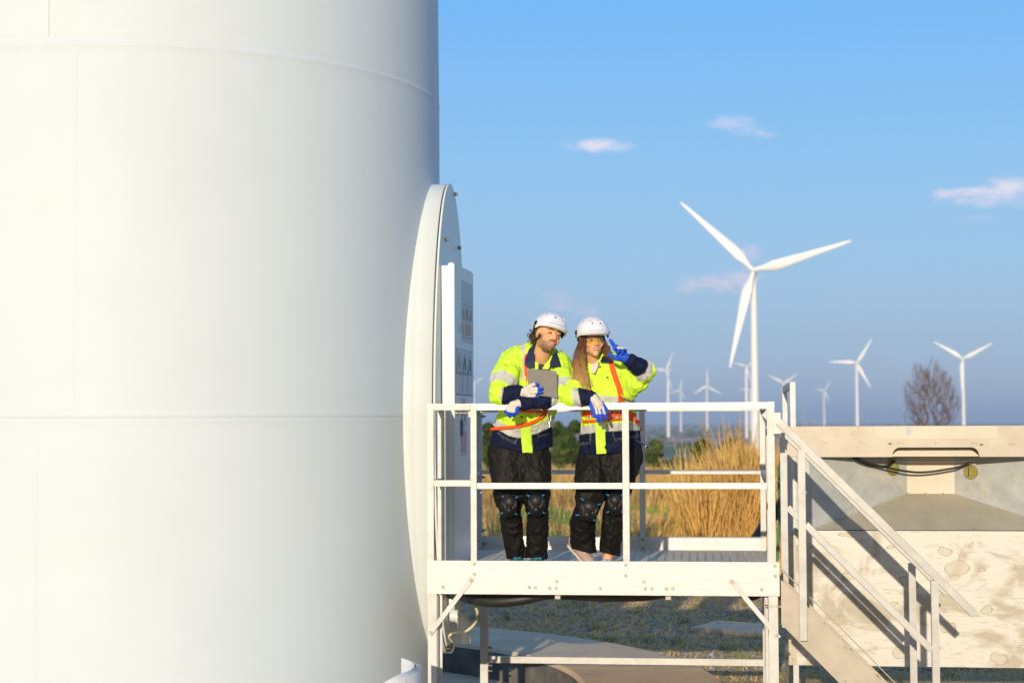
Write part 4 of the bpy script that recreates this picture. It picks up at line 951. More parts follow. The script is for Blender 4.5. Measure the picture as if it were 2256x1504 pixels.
def helmet(o, A, root, male, tilt=0.0):
    w = lambda x, y, z: o + np.array([x, y, z]) @ A
    M = A.T; s = SDF(0.01)
    s.ell(w(0, -.008, .046), (.116, .136, .122), M=M); s.ell(w(0, .072, .046), (.088, .082, .020), M=M, k=.02)
    for q in (-1, 0, 1): s.cap(w(q * .044, .085, .118), w(q * .036, -.05, .148), .010, .010, k=.012)
    def shell(P_, F):
        L = (P_ - o) @ A.T; x, y, z = L[..., 0], L[..., 1], L[..., 2]
        inner = np.sqrt((x / .107) ** 2 + ((y + .006) / .127) ** 2 + ((z - .038) / .115) ** 2) - 1
        F = np.maximum(F, -inner * .1)
        brim = 0.030 - 0.05 * np.clip(-y - .02, 0, .2) - .012 * np.exp(-((y - .0) / .03) ** 2) + .014 * np.exp(-((y + .055) / .025) ** 2)
        return np.maximum(F, brim - z)
    s.post.append(shell)
    def col(V):
        L = (V - o) @ A.T; C = np.tile(np.array([.77, .77, .80]), (len(V), 1))
        for hx, hy in ((-.075, .045), (.075, .045), (-.030, .102), (.030, .102), (-.08, -.03), (.08, -.03)):
            C = mixc(C, (np.hypot(L[:, 0] - hx, L[:, 1] - hy) < .0042) * (L[:, 2] > .06), (.02, .02, .02))
        inner = np.sqrt((L[:, 0] / .107) ** 2 + ((L[:, 1] + .006) / .127) ** 2 + ((L[:, 2] - .038) / .115) ** 2) < 1.012
        return mixc(C, inner * .8, (.30, .30, .22))
    h_ = sdfobj(s, 'helmet', .0038, M_helm, root, col)
    off = root.location
    for q in (-1, 1):
        b = MB(off); a = Vector(w(q * .107, -.005, .052)); n = Vector(w(1, 0, 0) - o) * q
        b.tube([a - n*.004, a + n * .010], .019, 12, True, 0, False); b.tube([a + n * .010, a + n * .016], .010, 8, True, 0, False); c = Vector(w(q * .110, -.012, .030)); b.tube([c - n*.004, c + n * .007], .011, 8)
        b.build('ear_clip', M_black, h_)
    # harness strap from the helmet round the ear to the nape
    b = MB(off)
    for q in (-1, 1):
        b.tube([w(q*.094, -.045, .030), w(q*.086, -.065, .0), w(q*.055, -.092, -.02), w(0, -.10, -.02)], .008, 6)
    b.build('chin_strap', M_black, h_)
    return s
def fingers(root, name, cuff, palm, fs, color, h=.0028, k=.004):
    s = SDF(.008); s.chain(cuff[0], cuff[1], 0, k=.008); s.chain(palm[0], palm[1], 1, k=.010)
    for pts, rs, g in fs: s.chain(pts, rs, g, k=k)
    return sdfobj(s, name, h, M_glove, root, color(s), pad=.01)

def kneepad(root, px, py, dy, wpx, hpx, rot, tabs):
    c = J(px, py, dy); k = (11.45 + dy) / FPX; s = SDF(.006); ca, sa = math.cos(rot), math.sin(rot)
    X_ = np.array([ca, 0, -sa]); Z_ = np.array([sa, 0, ca]); Yv = np.array([0, -1, 0]); W_, H_ = wpx * k / 2, hpx * k / 2
    q = lambda x, y, z: c + X_ * x * W_ + Z_ * z * H_ + Yv * y
    M = np.array([X_, Yv, Z_]).T
    s.ell(q(0, 0, .12), (W_, .032, H_ * .85), M=M, g=0); s.ell(q(0, 0, -.2), (W_ * .86, .034, H_ * .8), M=M, g=0); s.ell(q(0, .018, .30), (W_ * .62, .030, H_ * .50), M=M, g=1, k=.002); s.ell(q(0, .016, -.40), (W_ * .46, .034, H_ * .40), M=M, g=1, k=.002)
    for sg in (-1, 1): s.ell(q(sg * .72, .008, .1), (W_ * .20, .026, H_ * .55), M=M, g=0, k=.002)
    s.cap(q(-.55, .024, .1), q(-.3, .034, -.6), .007, .006, g=2, k=.003); s.cap(q(.55, .024, .1), q(.3, .034, -.6), .007, .006, g=2, k=.003)
    for tx, tz in ((-.92, .82), (.92, .82), (-.92, -.75), (.92, -.75)): s.cap(q(tx * .82, .006, tz * .9), q(tx * 1.02, -.014, tz * .98), .006, .005, g=3, k=.003)
    def col(V):
        g = s.group(V); C = np.tile(BLK, (len(V), 1)); L = (V - c) @ np.array([X_, Yv, Z_]).T
        u, v = L[:, 0] / W_, L[:, 2] / H_
        mesh_ = (g == 1) * (v > .05) * ((np.mod(L[:, 0] + L[:, 2], .012) < .004) | (np.mod(L[:, 0] - L[:, 2], .012) < .004)); C = mixc(C, mesh_ * .35, (.06, .06, .065))
        C = mixc(C, (g == 3) * 1., (0.02, 0.24, 0.38))
        return C
    return sdfobj(s, 'knee_pad', .0035, M_knee, root, col)
def shoe(root, heel, toe, width, col, sole, ankle=None, lace=(.6, .5, .42)):
    heel, toe = np.array(heel), np.array(toe); d = toe - heel; L_ = np.linalg.norm(d); d /= L_; up = np.array([0, 0, 1.0]); up -= d * (up @ d); up /= np.linalg.norm(up)
    s = SDF(.02); q = lambda t, u_: heel + d * L_ * t + up * u_
    s.cap(q(.14, .05), q(.35, .055), width * .42, width * .46, flat=(up, 1.0)); s.cap(q(.35, .05), q(.84, .040), width * .5, width * .46, flat=(up, .8)); s.cap(q(.12, .07), q(.24, .115), width * .42, width * .40)
    s.cap(q(.3, .095), q(.66, .065), .024, .018)
    s.cap(q(.15, .012), q(.86, .012), width * .44, width * .47, g=1, flat=(up, .34), k=.004)
    for t in (.42, .5, .58, .66): 
        sd_ = np.cross(d, up) * width * .25; s.cap(q(t, .118 - (t - .42) * .15) - sd_, q(t + .02, .118 - (t - .42) * .15) + sd_, .004, .004, g=2, k=.002)
    def cf(V):
        g = s.group(V); C = np.tile(np.array(col, float), (len(V), 1)); C = mixc(C, (g == 1) * 1., sole); return mixc(C, (g == 2) * 1., lace)
    s.post.append(lambda P_, F: np.maximum(F, (ZF + .001) - P_[..., 2]))
    return sdfobj(s, 'shoe', .004, M_shoe, root, cf, pad=.02)
# ------------------------------------------------------------------ the man with the tablet
def flat3(n): n = np.array(n, float); return n / np.linalg.norm(n)
FY = flat3((0, 1, 0))
def glove_col(blue_fn):
    def mk(s):
        def f(V):
            g = s.group(V); C = np.tile(CREAM, (len(V), 1)); C = mixc(C, (g == 0) * 1., (0.62, .66, .64)); n = noise3(V * 300); return mixc(C, blue_fn(V, g, s), BLUE)
        return f
    return mk
def man():
    base = J(1160, 1250, .50); root = empty('person', (base[0], base[1], ZF), label='person in yellow and navy workwear and white helmet leaning on the rail holding a tablet', cat='person')
    # ---- jacket
    s = SDF(.045)
    dT = .24
    s.chain([J(1183, 812, .22), J(1176, 850, .25), J(1164, 900, .32), J(1150, 955, .42), J(1147, 990, .46)], [rr(50), rr(56), rr(56), rr(62), rr(70)], 0, (FY, .66))
    s.cap(J(1140, 792, .23), J(1228, 800, .24), rr(27), rr(24), 0, (FY, .9)); s.cap(J(1170, 780, .24), J(1200, 785, .24), rr(24), rr(24), 0)
    # right arm (left in the picture)
    s.chain([J(1131, 798, .20), J(1113, 830, .10), J(1101, 866, .02)], [rr(28), rr(27), rr(22.5)], 1, k=.03)
    s.chain([J(1101, 866, .02), J(1120, 869, -.01), J(1142, 864, -.03)], [rr(21), rr(16.5), rr(13)], 2, k=.02)
    # left arm
    s.chain([J(1231, 805, .22), J(1240, 840, .12), J(1233, 866, .05)], [rr(26), rr(22), rr(20)], 3, k=.03)
    s.chain([J(1231, 870, .05), J(1200, 882, -.01), J(1154, 887, -.05)], [rr(17), rr(15), rr(14)], 4, k=.015)
    s.cut(J(1192, 772, .13), .055, .02, b=J(1200, 812, .02))
    def post(P_, F):
        px = topx(P_); x, y = px[..., 0], px[..., 1]
        hem = np.interp(x, [1070, 1100, 1140, 1172, 1215, 1225], [972, 984, 994, 998, 984, 974]); F = np.maximum(F, (y - hem) * .0031)
        return F
    s.post += [wrinkle(.011, 12, 12, 9, 1.5), wrinkle(.008, 24, 20, 14, 7.7), post]
    V, F = s.mesh(.0065)
    g = s.group(V); px = topx(V); x, y = px.T; C = np.tile(YEL, (len(V), 1)); tor = (g == 0) * 1.
    bb = np.interp(x, [1075, 1095, 1120, 1142, 1160, 1185, 1205, 1220], [925, 944, 959, 964, 960, 953, 944, 936])
    C = mixc(C, tor * np.clip((y - bb) / 1.5 + .5, 0, 1), NAVY)
    C = mixc(C, tor * band(y, bb - 19, bb, 1.5), SILV)
    C = mixc(C, tor * band(y, 858, 873, 1.5), SILV)
    pl = np.interp(y, [940, 1000], [1158, 1163]); C = mixc(C, tor * band(x, pl - 11, pl + 11, 1.2) * (y > 940), YEL)
    C = mixc(C, tor * (np.hypot(x - 1158, y - 993) < 2.4), (.12, .08, .04)); C = mixc(C, tor * (np.hypot(x - 1149.5, y - 918) < 2.6), (.12, .08, .04)); C = mixc(C, tor * (np.hypot(x - 1143, y - 831) < 2.4), (.2, .13, .05))
    C = mixc(C, tor * band(x, 1147, 1157, 1.2) * (y < 838) * (y > 758), SILV)
    # pocket stitching
    st = [((1097, 950), (1106, 960)), ((1106, 960), (1135, 974)), ((1135, 974), (1141, 958)), ((1182, 948), (1187, 959)), ((1187, 959), (1206, 954))]
    for (a, b_), (c, d) in st:
        for o_ in (0, 3.2):
            ab = np.array([c - a, d - b_], float); t = np.clip(((x - a) * ab[0] + (y - b_ - o_) * ab[1]) / (ab @ ab), 0, 1); ds = np.hypot(x - a - t * ab[0], y - b_ - o_ - t * ab[1]); C = mixc(C, tor * (ds < .8) * .28, (.25, .32, .2))
    pk = band(x, 1137, 1163, 1.) * band(y, 826, 828, 1.) + band(x, 1136, 1138, 1.) * band(y, 826, 852, 1.)
    C = mixc(C, tor * np.clip(pk, 0, 1) * .5, (.25, .45, .02))
    # sleeves: bands along the arm
    A0, A1 = J(1131, 798, .20), J(1101, 866, .02); t = ((V - A0) @ (A1 - A0)) / ((A1 - A0) @ (A1 - A0))
    up1 = (g == 1) | ((g == 2) & (x < 1104)); C = mixc(C, up1 * band(t, .60, .84, .04), SILV)
    C = mixc(C, (g == 2) * band(x, 1093, 1108, 2), SILV); C = mixc(C, ((g == 2) & (x >= 1100)) * np.clip((x - 1106 + (y - 868) * .15) / 2, 0, 1), NAVY)
    C = mixc(C, (g == 2) * np.clip((1094 - x) / 2, 0, 1), YEL)
    C = mixc(C, (g == 3) * band(y, 830, 848, 2), SILV); C = mixc(C, (g == 4) * np.clip((1232 - x) / 2, 0, 1), SILV); C = mixc(C, (g == 4) * np.clip((1216 - x) / 2, 0, 1), NAVY)
    jac = np_mesh('jacket', V - np.array(root.location), F, M_cloth, root, colors=C)
    full = s; s = SDF(.045); s.p = [q for q in full.p if q[3] == 0]; s.sub = full.sub; s.post = full.post[:2]
    off = root.location
    # ---- placket, collar, straps, belt, rope
    ribbon(s, [(1159, 936), (1159, 965), (1162, 996)], 21, M_yel, 'placket', jac, .005)
    def flap(pts, name='collar', m=M_navy, th=.007):
        b = MB(off); b.slab([Vector(p) for p in pts], th, (0, 1, 0)); return b.build(name, m, jac, bevel=.002)
    c_ = lambda px, py, dy: J(px, py, dy)
    flap([c_(1184, 752, .17), c_(1177, 757, .155), c_(1165, 769, .14), c_(1157, 790, .095), c_(1156, 804, .075), c_(1163, 810, .07), c_(1179, 809, .065), c_(1178, 790, .085), c_(1180, 770, .12)])
    flap([c_(1216, 786, .10), c_(1211, 800, .07), c_(1212, 810, .06), c_(1237, 808, .09), c_(1232, 792, .11), c_(1226, 775, .14)])
    flap([c_(1179, 796, .08), c_(1179, 812, .065), c_(1186, 813, .06), c_(1186, 800, .075)], 'lapel', M_yel, .006)
    flap([c_(1211, 790, .085), c_(1194, 812, .06), c_(1208, 813, .06), c_(1213, 803, .07)], 'lapel', M_yel, .006)
    b = MB(off); b.slab([Vector(J(1184, 800, .10)), Vector(J(1187, 814, .085)), Vector(J(1196, 814, .085)), Vector(J(1200, 803, .10))], .02, (0, 1, 0)); b.build('undershirt', M_black, root)
    ribbon(s, [(1160, 780), (1158, 790), (1158, 805), (1159, 825), (1156, 850)], 7, M_strap, 'harness_strap', root, .006)
    ribbon(s, [(1211, 812), (1216, 822)], 9, M_strap, 'harness_strap', root, .007)
    blt = ribbon(s, [(1140, 900), (1172, 902), (1190, 904), (1204, 901)], 15, M_strap, 'harness_belt', root, .006)
    b = MB(off); p = [Vector(surf(s, a, c, .012)) for a, c in ((1175, 896), (1193, 899), (1194, 910), (1177, 909))]
    b.tube(p + [p[0]], .0035, 6); b.build('buckle', M_metal, blt)
    rp = rope(s, [(1205, 900), (1198, 914), (1178, 928), (1150, 937), (1115, 942), (1090, 944), (1076, 948)], .0125, M_strap, 'lanyard', root)
    b = MB(off); k = Vector(J(1210, 925, .18)); b.tube([k + Vector((.012 * math.cos(R(a)), 0, .04 * math.sin(R(a)) + .03)) for a in range(0, 361, 30)], .004, 6)
    b.tube([k + Vector((0, 0, -.01)), k + Vector((.002, 0, -.05))], .012, 8); b.build('carabiner', M_metal, root)
    # ---- trousers
    s2 = SDF(.03)
    s2.cap(J(1128, 985, .46), J(1165, 985, .46), rr(46, .45), rr(44, .45), 0, (FY, .8))
    s2.chain([J(1118, 1005, .46), J(1119, 1050, .42), J(1120, 1092, .38), J(1122, 1118, .36)], [rr(41, .4), rr(34, .4), rr(28, .4), rr(23, .4)], 0, (FY, .95))
    s2.chain([J(1174, 1005, .46), J(1177, 1050, .41), J(1180, 1090, .38), J(1182, 1115, .37)], [rr(38, .4), rr(32, .4), rr(27, .4), rr(22, .4)], 0, (FY, .95))
    s2.chain([J(1122, 1112, .38), J(1128, 1160, .46), J(1137, 1222, .54)], [rr(22, .4), rr(21, .5), rr(18, .5)], 1, k=.012)
    s2.chain([J(1183, 1110, .38), J(1184, 1160, .46), J(1182, 1222, .54)], [rr(22, .4), rr(22, .5), rr(21, .5)], 1, k=.012)
    s2.chain([J(1122, 1090, .36), J(1122, 1092, .36)], [rr(31, .4), rr(31, .4)], 0, (UZ, .5), k=.02); s2.chain([J(1180, 1086, .36), J(1180, 1087, .36)], [rr(30, .4), rr(30, .4)], 0, (UZ, .5), k=.02)
    s2.post += [wrinkle(.012, 15, 14, 9, 3.3), wrinkle(.007, 30, 26, 17, 1.3), lambda P_, F: np.maximum(F, (topx(P_)[..., 1] - np.interp(topx(P_)[..., 0], [1118, 1150, 1165, 1200], [1231, 1229, 1228, 1231])) * .0031)]
    sdfobj(s2, 'trousers', .007, M_trous, root, np.array([.0105, .009, .0078]))
    kneepad(root, 1122, 1113, .27, 40, 52, .06, None); kneepad(root, 1181, 1111, .26, 42, 54, -.03, None)
    for a, c in ((1137, 1141), (1184, 1184)):
        h_ = P(a, 1233, RD(a) + .62); t_ = P(c + 1, 1240, RD(c) + .36); shoe(root, (h_.x, h_.y, ZF), (t_.x, t_.y, ZF), .105, (.012, .11, .16), (.55, .25, .03), lace=(.05, .3, .38))
    # ---- body with head, inside the clothes
    FWD = (.44, -.89, .05); A = head_frame(FWD, (.34, .02, .94)); o = J(1208, 739, .085)
    hs, w = head_sdf(o, A, J(1188, 806, .20), True, 1.04)
    V1, F1 = hs.mesh(.0032); C1 = head_color(o, A, True, 1.04)(V1)
    sb = SDF(.03); sb.chain([J(1190, 800, .21), J(1178, 830, .27), J(1160, 910, .36), J(1146, 985, .46)], [rr(26), rr(42), rr(42), rr(46)], 0, (FY, .62))
    sb.chain([J(1131, 800, .20), J(1101, 864, .03), J(1144, 866, -.02)], [rr(17), rr(13), rr(9)]); sb.chain([J(1231, 806, .22), J(1231, 868, .06), J(1152, 888, -.045)], [rr(16), rr(10), rr(6.5)])
    sb.chain([J(1144, 866, -.02), J(1152, 865, -.035), J(1160, 864, -.04)], [rr(8.5), rr(8), rr(6)]); sb.chain([J(1150, 887, -.05), J(1138, 890, -.06), J(1131, 895, -.06)], [rr(7), rr(6), rr(5)])
    for q, kx, ax_ in ((1120, 1122, 1138), (1174, 1181, 1182)): sb.chain([J(q, 1000, .46), J(kx, 1108, .38), J(ax_, 1222, .54), J(ax_, 1235, .5)], [rr(26), rr(17), rr(11), rr(9)])
    V2, F2 = sb.mesh(.009); C2 = np.tile(SKIN, (len(V2), 1))
    np_mesh('body', np.concatenate([V1, V2]) - np.array(root.location), np.concatenate([F1, F2 + len(V1)]), M_skin, root, colors=np.concatenate([C1, C2]))
    helmet(o, A, root, True)
    # ---- hair: curls at the nape
    b = MB(off); rnd = random.Random(3)
    for i in range(80):
        c = Vector(J(1174 + rnd.gauss(0, 4.5), 744 + rnd.gauss(0, 6.5), .13 + rnd.gauss(0, .015))); r_ = rnd.uniform(.006, .013); ph = rnd.uniform(0, 6.28); ax2 = Vector((rnd.gauss(0, 1), rnd.gauss(0, 1), rnd.gauss(0, 1))).normalized(); u_ = ax2.orthogonal().normalized(); v_ = ax2.cross(u_)
        b.tube([c + (u_ * math.cos(ph + t * .9) + v_ * math.sin(ph + t * .9)) * r_ * (1 - t * .05) + ax2 * t * .0022 for t in range(9)], .0022, 5)
    hm = mat('brown_hair', (0.055, 0.028, 0.014), (0.16, 0.085, 0.04), scale=90, rough=0.45)
    hs2 = SDF(.01).ell(J(1176, 744, .14), (.024, .03, .036)).ell(w(0, -.03, .0), (.078, .088, .07), M=A.T).ell(w(.068, -.03, -.02), (.012, .03, .035), M=A.T).ell(w(-.068, -.03, -.02), (.012, .03, .035), M=A.T)
    b.build('hair', hm, root); sdfobj(hs2, 'hair_base', .004, M_hair, root, np.array([.035, .018, .010]))
    # ---- gloves
    def bl1(V, g, s_):
        x, y = topx(V).T; tip = np.clip((x - np.interp(y, [846, 856, 865, 873], [1178, 1184, 1183, 1178])) / 1.5, 0, 1) * (g >= 2); low = (g >= 2) * 0.
        for (ax_, ay, bx, by) in ((1162, 852, 1176, 847), (1163, 859, 1182, 856.5), (1162, 866, 1182, 864), (1158, 872, 1175, 872.5)):
            pass
        return np.maximum(tip, (g == 6) * 1.)
    fd = lambda pts: [J(*p) for p in pts]
    fingers(root, 'glove', ([J(1143, 866, -.03), J(1149, 866, -.038)], [rr(10.5), rr(10)]), (fd([(1152, 864, -.045), (1159, 863, -.05)]), [rr(10.5), rr(9.5)]),
        [(fd([(1158, 855, -.055), (1167, 850, -.075), (1176, 846.5, -.078), (1185, 846, -.072)]), [rr(4.4), rr(4.2), rr(4.), rr(3.5)], 2),
         (fd([(1160, 860, -.06), (1171, 857, -.085), (1183, 855.5, -.086), (1194, 855.5, -.078)]), [rr(4.4), rr(4.2), rr(4.), rr(3.5)], 3),
         (fd([(1160, 866, -.06), (1171, 864.5, -.087), (1183, 863.5, -.086), (1193, 864, -.078)]), [rr(4.3), rr(4.), rr(3.8), rr(3.4)], 4),
         (fd([(1157, 871, -.05), (1166, 871.5, -.08), (1176, 871.5, -.082), (1185, 873, -.074)]), [rr(3.8), rr(3.6), rr(3.4), rr(3.)], 5),
         (fd([(1152, 858, -.035), (1162, 852, -.02), (1174, 851, -.012)]), [rr(4.6), rr(4.), rr(3.6)], 6)], glove_col(bl1))
    def bl2(V, g, s_):
        x, y = topx(V).T; side = np.zeros(len(V)); C_ = np.zeros(len(V))
        t = (y > np.interp(x, [1110, 1120, 1130, 1140], [901, 907, 909, 905])) * (g >= 2)
        return np.maximum(t * 1., (g == 6) * 1.)
    fingers(root, 'glove', ([J(1153, 888, -.055), J(1146, 888, -.065)], [rr(10.5), rr(10)]), (fd([(1143, 889, -.072), (1130, 892, -.082)]), [rr(9.5), rr(9)]),
        [(fd([(1124, 892, -.085), (1118, 900, -.08), (1113, 907, -.06)]), [rr(4.), rr(3.8), rr(3.2)], 2),
         (fd([(1124, 895, -.09), (1119, 905, -.092), (1119, 912, -.083), (1124, 918, -.07)]), [rr(4.2), rr(4.), rr(3.6), rr(3.2)], 3),
         (fd([(1129, 897, -.093), (1126, 907, -.097), (1128, 913, -.086), (1132, 916, -.07)]), [rr(4.3), rr(4.), rr(3.6), rr(3.2)], 4),
         (fd([(1134, 898, -.092), (1133, 907, -.095), (1136, 911, -.082), (1140, 910, -.07)]), [rr(4.), rr(3.8), rr(3.4), rr(3.)], 5),
         (fd([(1147, 893, -.07), (1140, 897, -.09), (1137, 903, -.095), (1141, 908, -.088)]), [rr(4.6), rr(4.4), rr(4.), rr(3.5)], 6)], glove_col(bl2))
    return s
MANJ = man()
def tablet():
    c = [Vector(J(1161, 812, -.045)), Vector(J(1226, 817, -.045)), Vector(J(1228.5, 876, -.062)), Vector(J(1165, 868, -.062))]
    o = sum(c, Vector()) / 4; root = empty('tablet', o, label='grey tablet held upright in the gloved hand of the person on the left', cat='tablet')
    n = (c[1] - c[0]).cross(c[3] - c[0]).normalized(); n = n if n.y > 0 else -n
    def rnd_(c, r_):
        out = []
        for i in range(4):
            p, a, b_ = c[i], c[i-1], c[(i+1) % 4]; u_ = (a - p).normalized() * r_; v_ = (b_ - p).normalized() * r_
            for t in (0, .3, .6, 1): out.append(p + u_ * (1 - t) ** 2 + v_ * t ** 2)
        return out
    b = MB(o); b.slab(rnd_(c, .012), .008, n); b.build('case', mat('tablet_grey', (0.19, 0.175, 0.145), (0.22, 0.20, 0.165), scale=30, rough=0.75), root, bevel=.0012)
    b = MB(o); ci = [p.lerp(o, .07) + n * .0085 for p in c]; b.slab(ci, .0008, n); b.build('screen', mat('screen_glass', (0.01, 0.01, 0.012), rough=0.1), root)
tablet()

# ------------------------------------------------------------------ the woman pointing
def woman():
    base = J(1320, 1250, .42); root = empty('person', (base[0], base[1], ZF), label='long haired person in yellow and navy workwear and safety glasses raising a pointing hand', cat='person')
    off = root.location
    s = SDF(.04)
    s.chain([J(1330, 825, .20), J(1334, 860, .22), J(1341, 905, .28), J(1344, 955, .36), J(1345, 1000, .40)], [rr(48), rr(54), rr(55), rr(61), rr(67)], 0, (FY, .64))
    s.cap(J(1290, 822, .22), J(1375, 815, .20), rr(24), rr(26), 0, (FY, .9)); s.cap(J(1305, 806, .22), J(1335, 800, .22), rr(20), rr(20), 0)
    s.chain([J(1281, 832, .20), J(1268, 855, .10), J(1258, 872, .03)], [rr(24), rr(22), rr(18.5)], 1, k=.03); s.chain([J(1259, 873, .03), J(1280, 876, .0), J(1303, 874, -.03)], [rr(18.5), rr(15.5), rr(12.5)], 2, k=.02)
    s.chain([J(1380, 822, .18), J(1403, 832, .08), J(1422, 818, -.02)], [rr(29), rr(24), rr(19)], 3, k=.03); s.chain([J(1420, 816, -.03), J(1405, 806, -.08), J(1391, 796, -.12)], [rr(20), rr(17), rr(14)], 4, k=.02)
    s.cap(J(1405, 845, .06), J(1385, 860, .12), rr(16), rr(18), 3)
    s.cut(J(1312, 795, .10), .045, .02, b=J(1304, 835, .0))
    s.post += [wrinkle(.010, 12, 12, 9, 4.5), wrinkle(.008, 23, 20, 14, 2.7), lambda P_, F: np.maximum(F, (topx(P_)[..., 1] - np.interp(topx(P_)[..., 0], [1270, 1300, 1350, 1380, 1418], [1003, 1001, 999, 994, 988])) * .0031)]
    V, F = s.mesh(.0065); g = s.group(V); x, y = topx(V).T; C = np.tile(YEL, (len(V), 1)); tor = (g == 0) * 1.
    bb = np.interp(x, [1270, 1330, 1420], [957, 950, 946]); C = mixc(C, tor * np.clip((y - bb) / 1.5 + .5, 0, 1), NAVY); C = mixc(C, tor * band(y, bb - 17, bb, 1.5), SILV); C = mixc(C, tor * band(y + (x - 1340) * -.08, 872, 886, 1.5), SILV)
    C = mixc(C, tor * (np.hypot(x - 1322, y - 808) < 2.4), (.15, .10, .04)); C = mixc(C, tor * (np.hypot(x - 1338, y - 831.5) < 2.8), (.2, .13, .05)); C = mixc(C, tor * (np.hypot(x - 1297, y - 920.5) < 2.4), (.15, .10, .04))
    for (a, b_), (c, d) in [((1300, 954), (1300, 970)), ((1300, 973), (1276, 977)), ((1349, 950), (1354, 967)), ((1354, 967), (1405, 959)), ((1405, 959), (1401, 946))]:
        for o_ in (0, 3.0):
            ab = np.array([c - a, d - b_], float); t = np.clip(((x - a - o_ * .4) * ab[0] + (y - b_ - o_) * ab[1]) / (ab @ ab), 0, 1); ds = np.hypot(x - a - o_ * .4 - t * ab[0], y - b_ - o_ - t * ab[1]); C = mixc(C, tor * (ds < .8) * .28, (.25, .32, .2))
    pk = band(x, 1326, 1352, 1.) * (band(y, 817, 818.5, 1.) + band(y, 836, 837.5, 1.)) + band(x, 1326, 1327.6, 1.) * band(y, 817, 838, 1.); C = mixc(C, tor * np.clip(pk, 0, 1) * .55, (.25, .45, .02))
    C = mixc(C, tor * band(x - (842 - y) * .45, 1302, 1303.6, 1.) * (y < 880) * .6, (.25, .45, .02))
    A0, A1 = J(1281, 832, .20), J(1258, 872, .03); t = ((V - A0) @ (A1 - A0)) / ((A1 - A0) @ (A1 - A0)); C = mixc(C, (g == 1) * band(t, .18, .50, .05), SILV)
    C = mixc(C, (g == 2) * band(x - (y - 875) * .2, 1261, 1276, 2), SILV); C = mixc(C, (g == 2) * np.clip((x - 1275 - (y - 875) * .2) / 2, 0, 1), NAVY)
    A0, A1 = J(1424, 818, -.03), J(1391, 796, -.12); q = (V - A0) @ (A1 - A0) / ((A1 - A0) @ (A1 - A0)); fa = ((g == 4) | ((g == 3) & (x > 1404) & (y < 856)))
    C = mixc(C, fa * np.clip((q - (-.05)) / .05, 0, 1), SILV); C = mixc(C, fa * np.clip((q - .30) / .05, 0, 1), NAVY)
    jac = np_mesh('jacket', V - np.array(off), F, M_cloth, root, colors=C)
    full = s; s = SDF(.04); s.p = [q for q in full.p if q[3] == 0]; s.sub = full.sub; s.post = full.post[:2]
    ribbon(s, [(1322, 926), (1323, 965), (1325, 999)], 21, M_yel, 'placket', jac, .005)
    def flap(pts, name='collar', m=M_navy, th=.007):
        b = MB(off); b.slab([Vector(p) for p in pts], th, (0, 1, 0)); return b.build(name, m, jac, bevel=.002)
    flap([J(1328, 783, .13), J(1338, 786, .12), J(1351, 793, .09), J(1349, 798, .075), J(1322, 797, .06), J(1325, 790, .085)])
    flap([J(1276, 790, .16), J(1281, 795, .14), J(1283, 812, .10), J(1270, 812, .12), J(1268, 800, .15)])
    b = MB(off); b.slab([Vector(J(1318, 794, .08)), Vector(J(1300, 806, .075)), Vector(J(1305, 822, .06)), Vector(J(1311, 822, .055)), Vector(J(1318, 806, .07))], .02, (0, 1, 0)); b.build('undershirt', mat('pink_cotton', (0.74, 0.58, 0.56), rough=.8), root, bevel=.003)
    ribbon(full, [(1346, 796), (1350, 812), (1357, 835), (1365, 858), (1370, 885)], 12, M_strap, 'harness_strap', root, .007); ribbon(s, [(1288, 818), (1291, 835), (1295, 848), (1298, 862)], 12, M_strap, 'harness_strap', root, .007)
    blt = ribbon(s, [(1283, 910), (1310, 911), (1345, 911), (1375, 910), (1400, 918)], 15, M_strap, 'harness_belt', root, .007)
    for bx, bw in ((1305, 10), (1354, 20)):
        b = MB(off); p = [Vector(surf(s, a, c, .013)) for a, c in ((bx - bw/2, 904), (bx + bw/2, 904), (bx + bw/2, 919), (bx - bw/2, 919))]; b.tube(p + [p[0]], .0038, 6)
        if bw > 12: b.tube([(p[0] + p[1]) / 2, (p[2] + p[3]) / 2], .004, 6)
        b.build('buckle', M_metal, blt)
    rope(s, [(1284, 928), (1310, 927), (1345, 924), (1380, 922), (1403, 926), (1407, 930)], .0105, M_strap, 'lanyard', root)
    ribbon(s, [(1400, 926), (1408, 938), (1414, 948)], 4.5, M_strap, 'lanyard_tail', root, .008)
    b = MB(off); b.bar(J(1403, 970, .30), J(1427, 985, .26), .012, .028, (0, 1, 0)); b.build('hem_tab', M_navy, jac); b = MB(off); b.bolt(J(1422.5, 982.5, .25), (0, -1, 0), .005, .005); b.build('snap', M_bolt, jac)
    # trousers
    s2 = SDF(.03); s2.cap(J(1325, 990, .42), J(1365, 988, .42), rr(46, .4), rr(46, .4), 0, (FY, .8))
    s2.chain([J(1312, 1010, .42), J(1305, 1050, .34), J(1300, 1090, .27), J(1294, 1118, .24)], [rr(39, .4), rr(34, .4), rr(29, .3), rr(22, .3)], 0, (FY, .95)); s2.chain([J(1372, 1005, .42), J(1364, 1050, .38), J(1357, 1090, .35), J(1355, 1112, .34)], [rr(42, .4), rr(34, .4), rr(25, .4), rr(21, .4)], 0, (FY, .95))
    s2.chain([J(1292, 1115, .26), J(1284, 1150, .40), J(1284, 1190, .50), J(1290, 1216, .52)], [rr(22, .3), rr(25, .4), rr(25, .5), rr(23, .5)], 1, k=.012); s2.chain([J(1355, 1110, .35), J(1350, 1160, .42), J(1343, 1216, .50)], [rr(21, .4), rr(21, .5), rr(20, .5)], 1, k=.012)
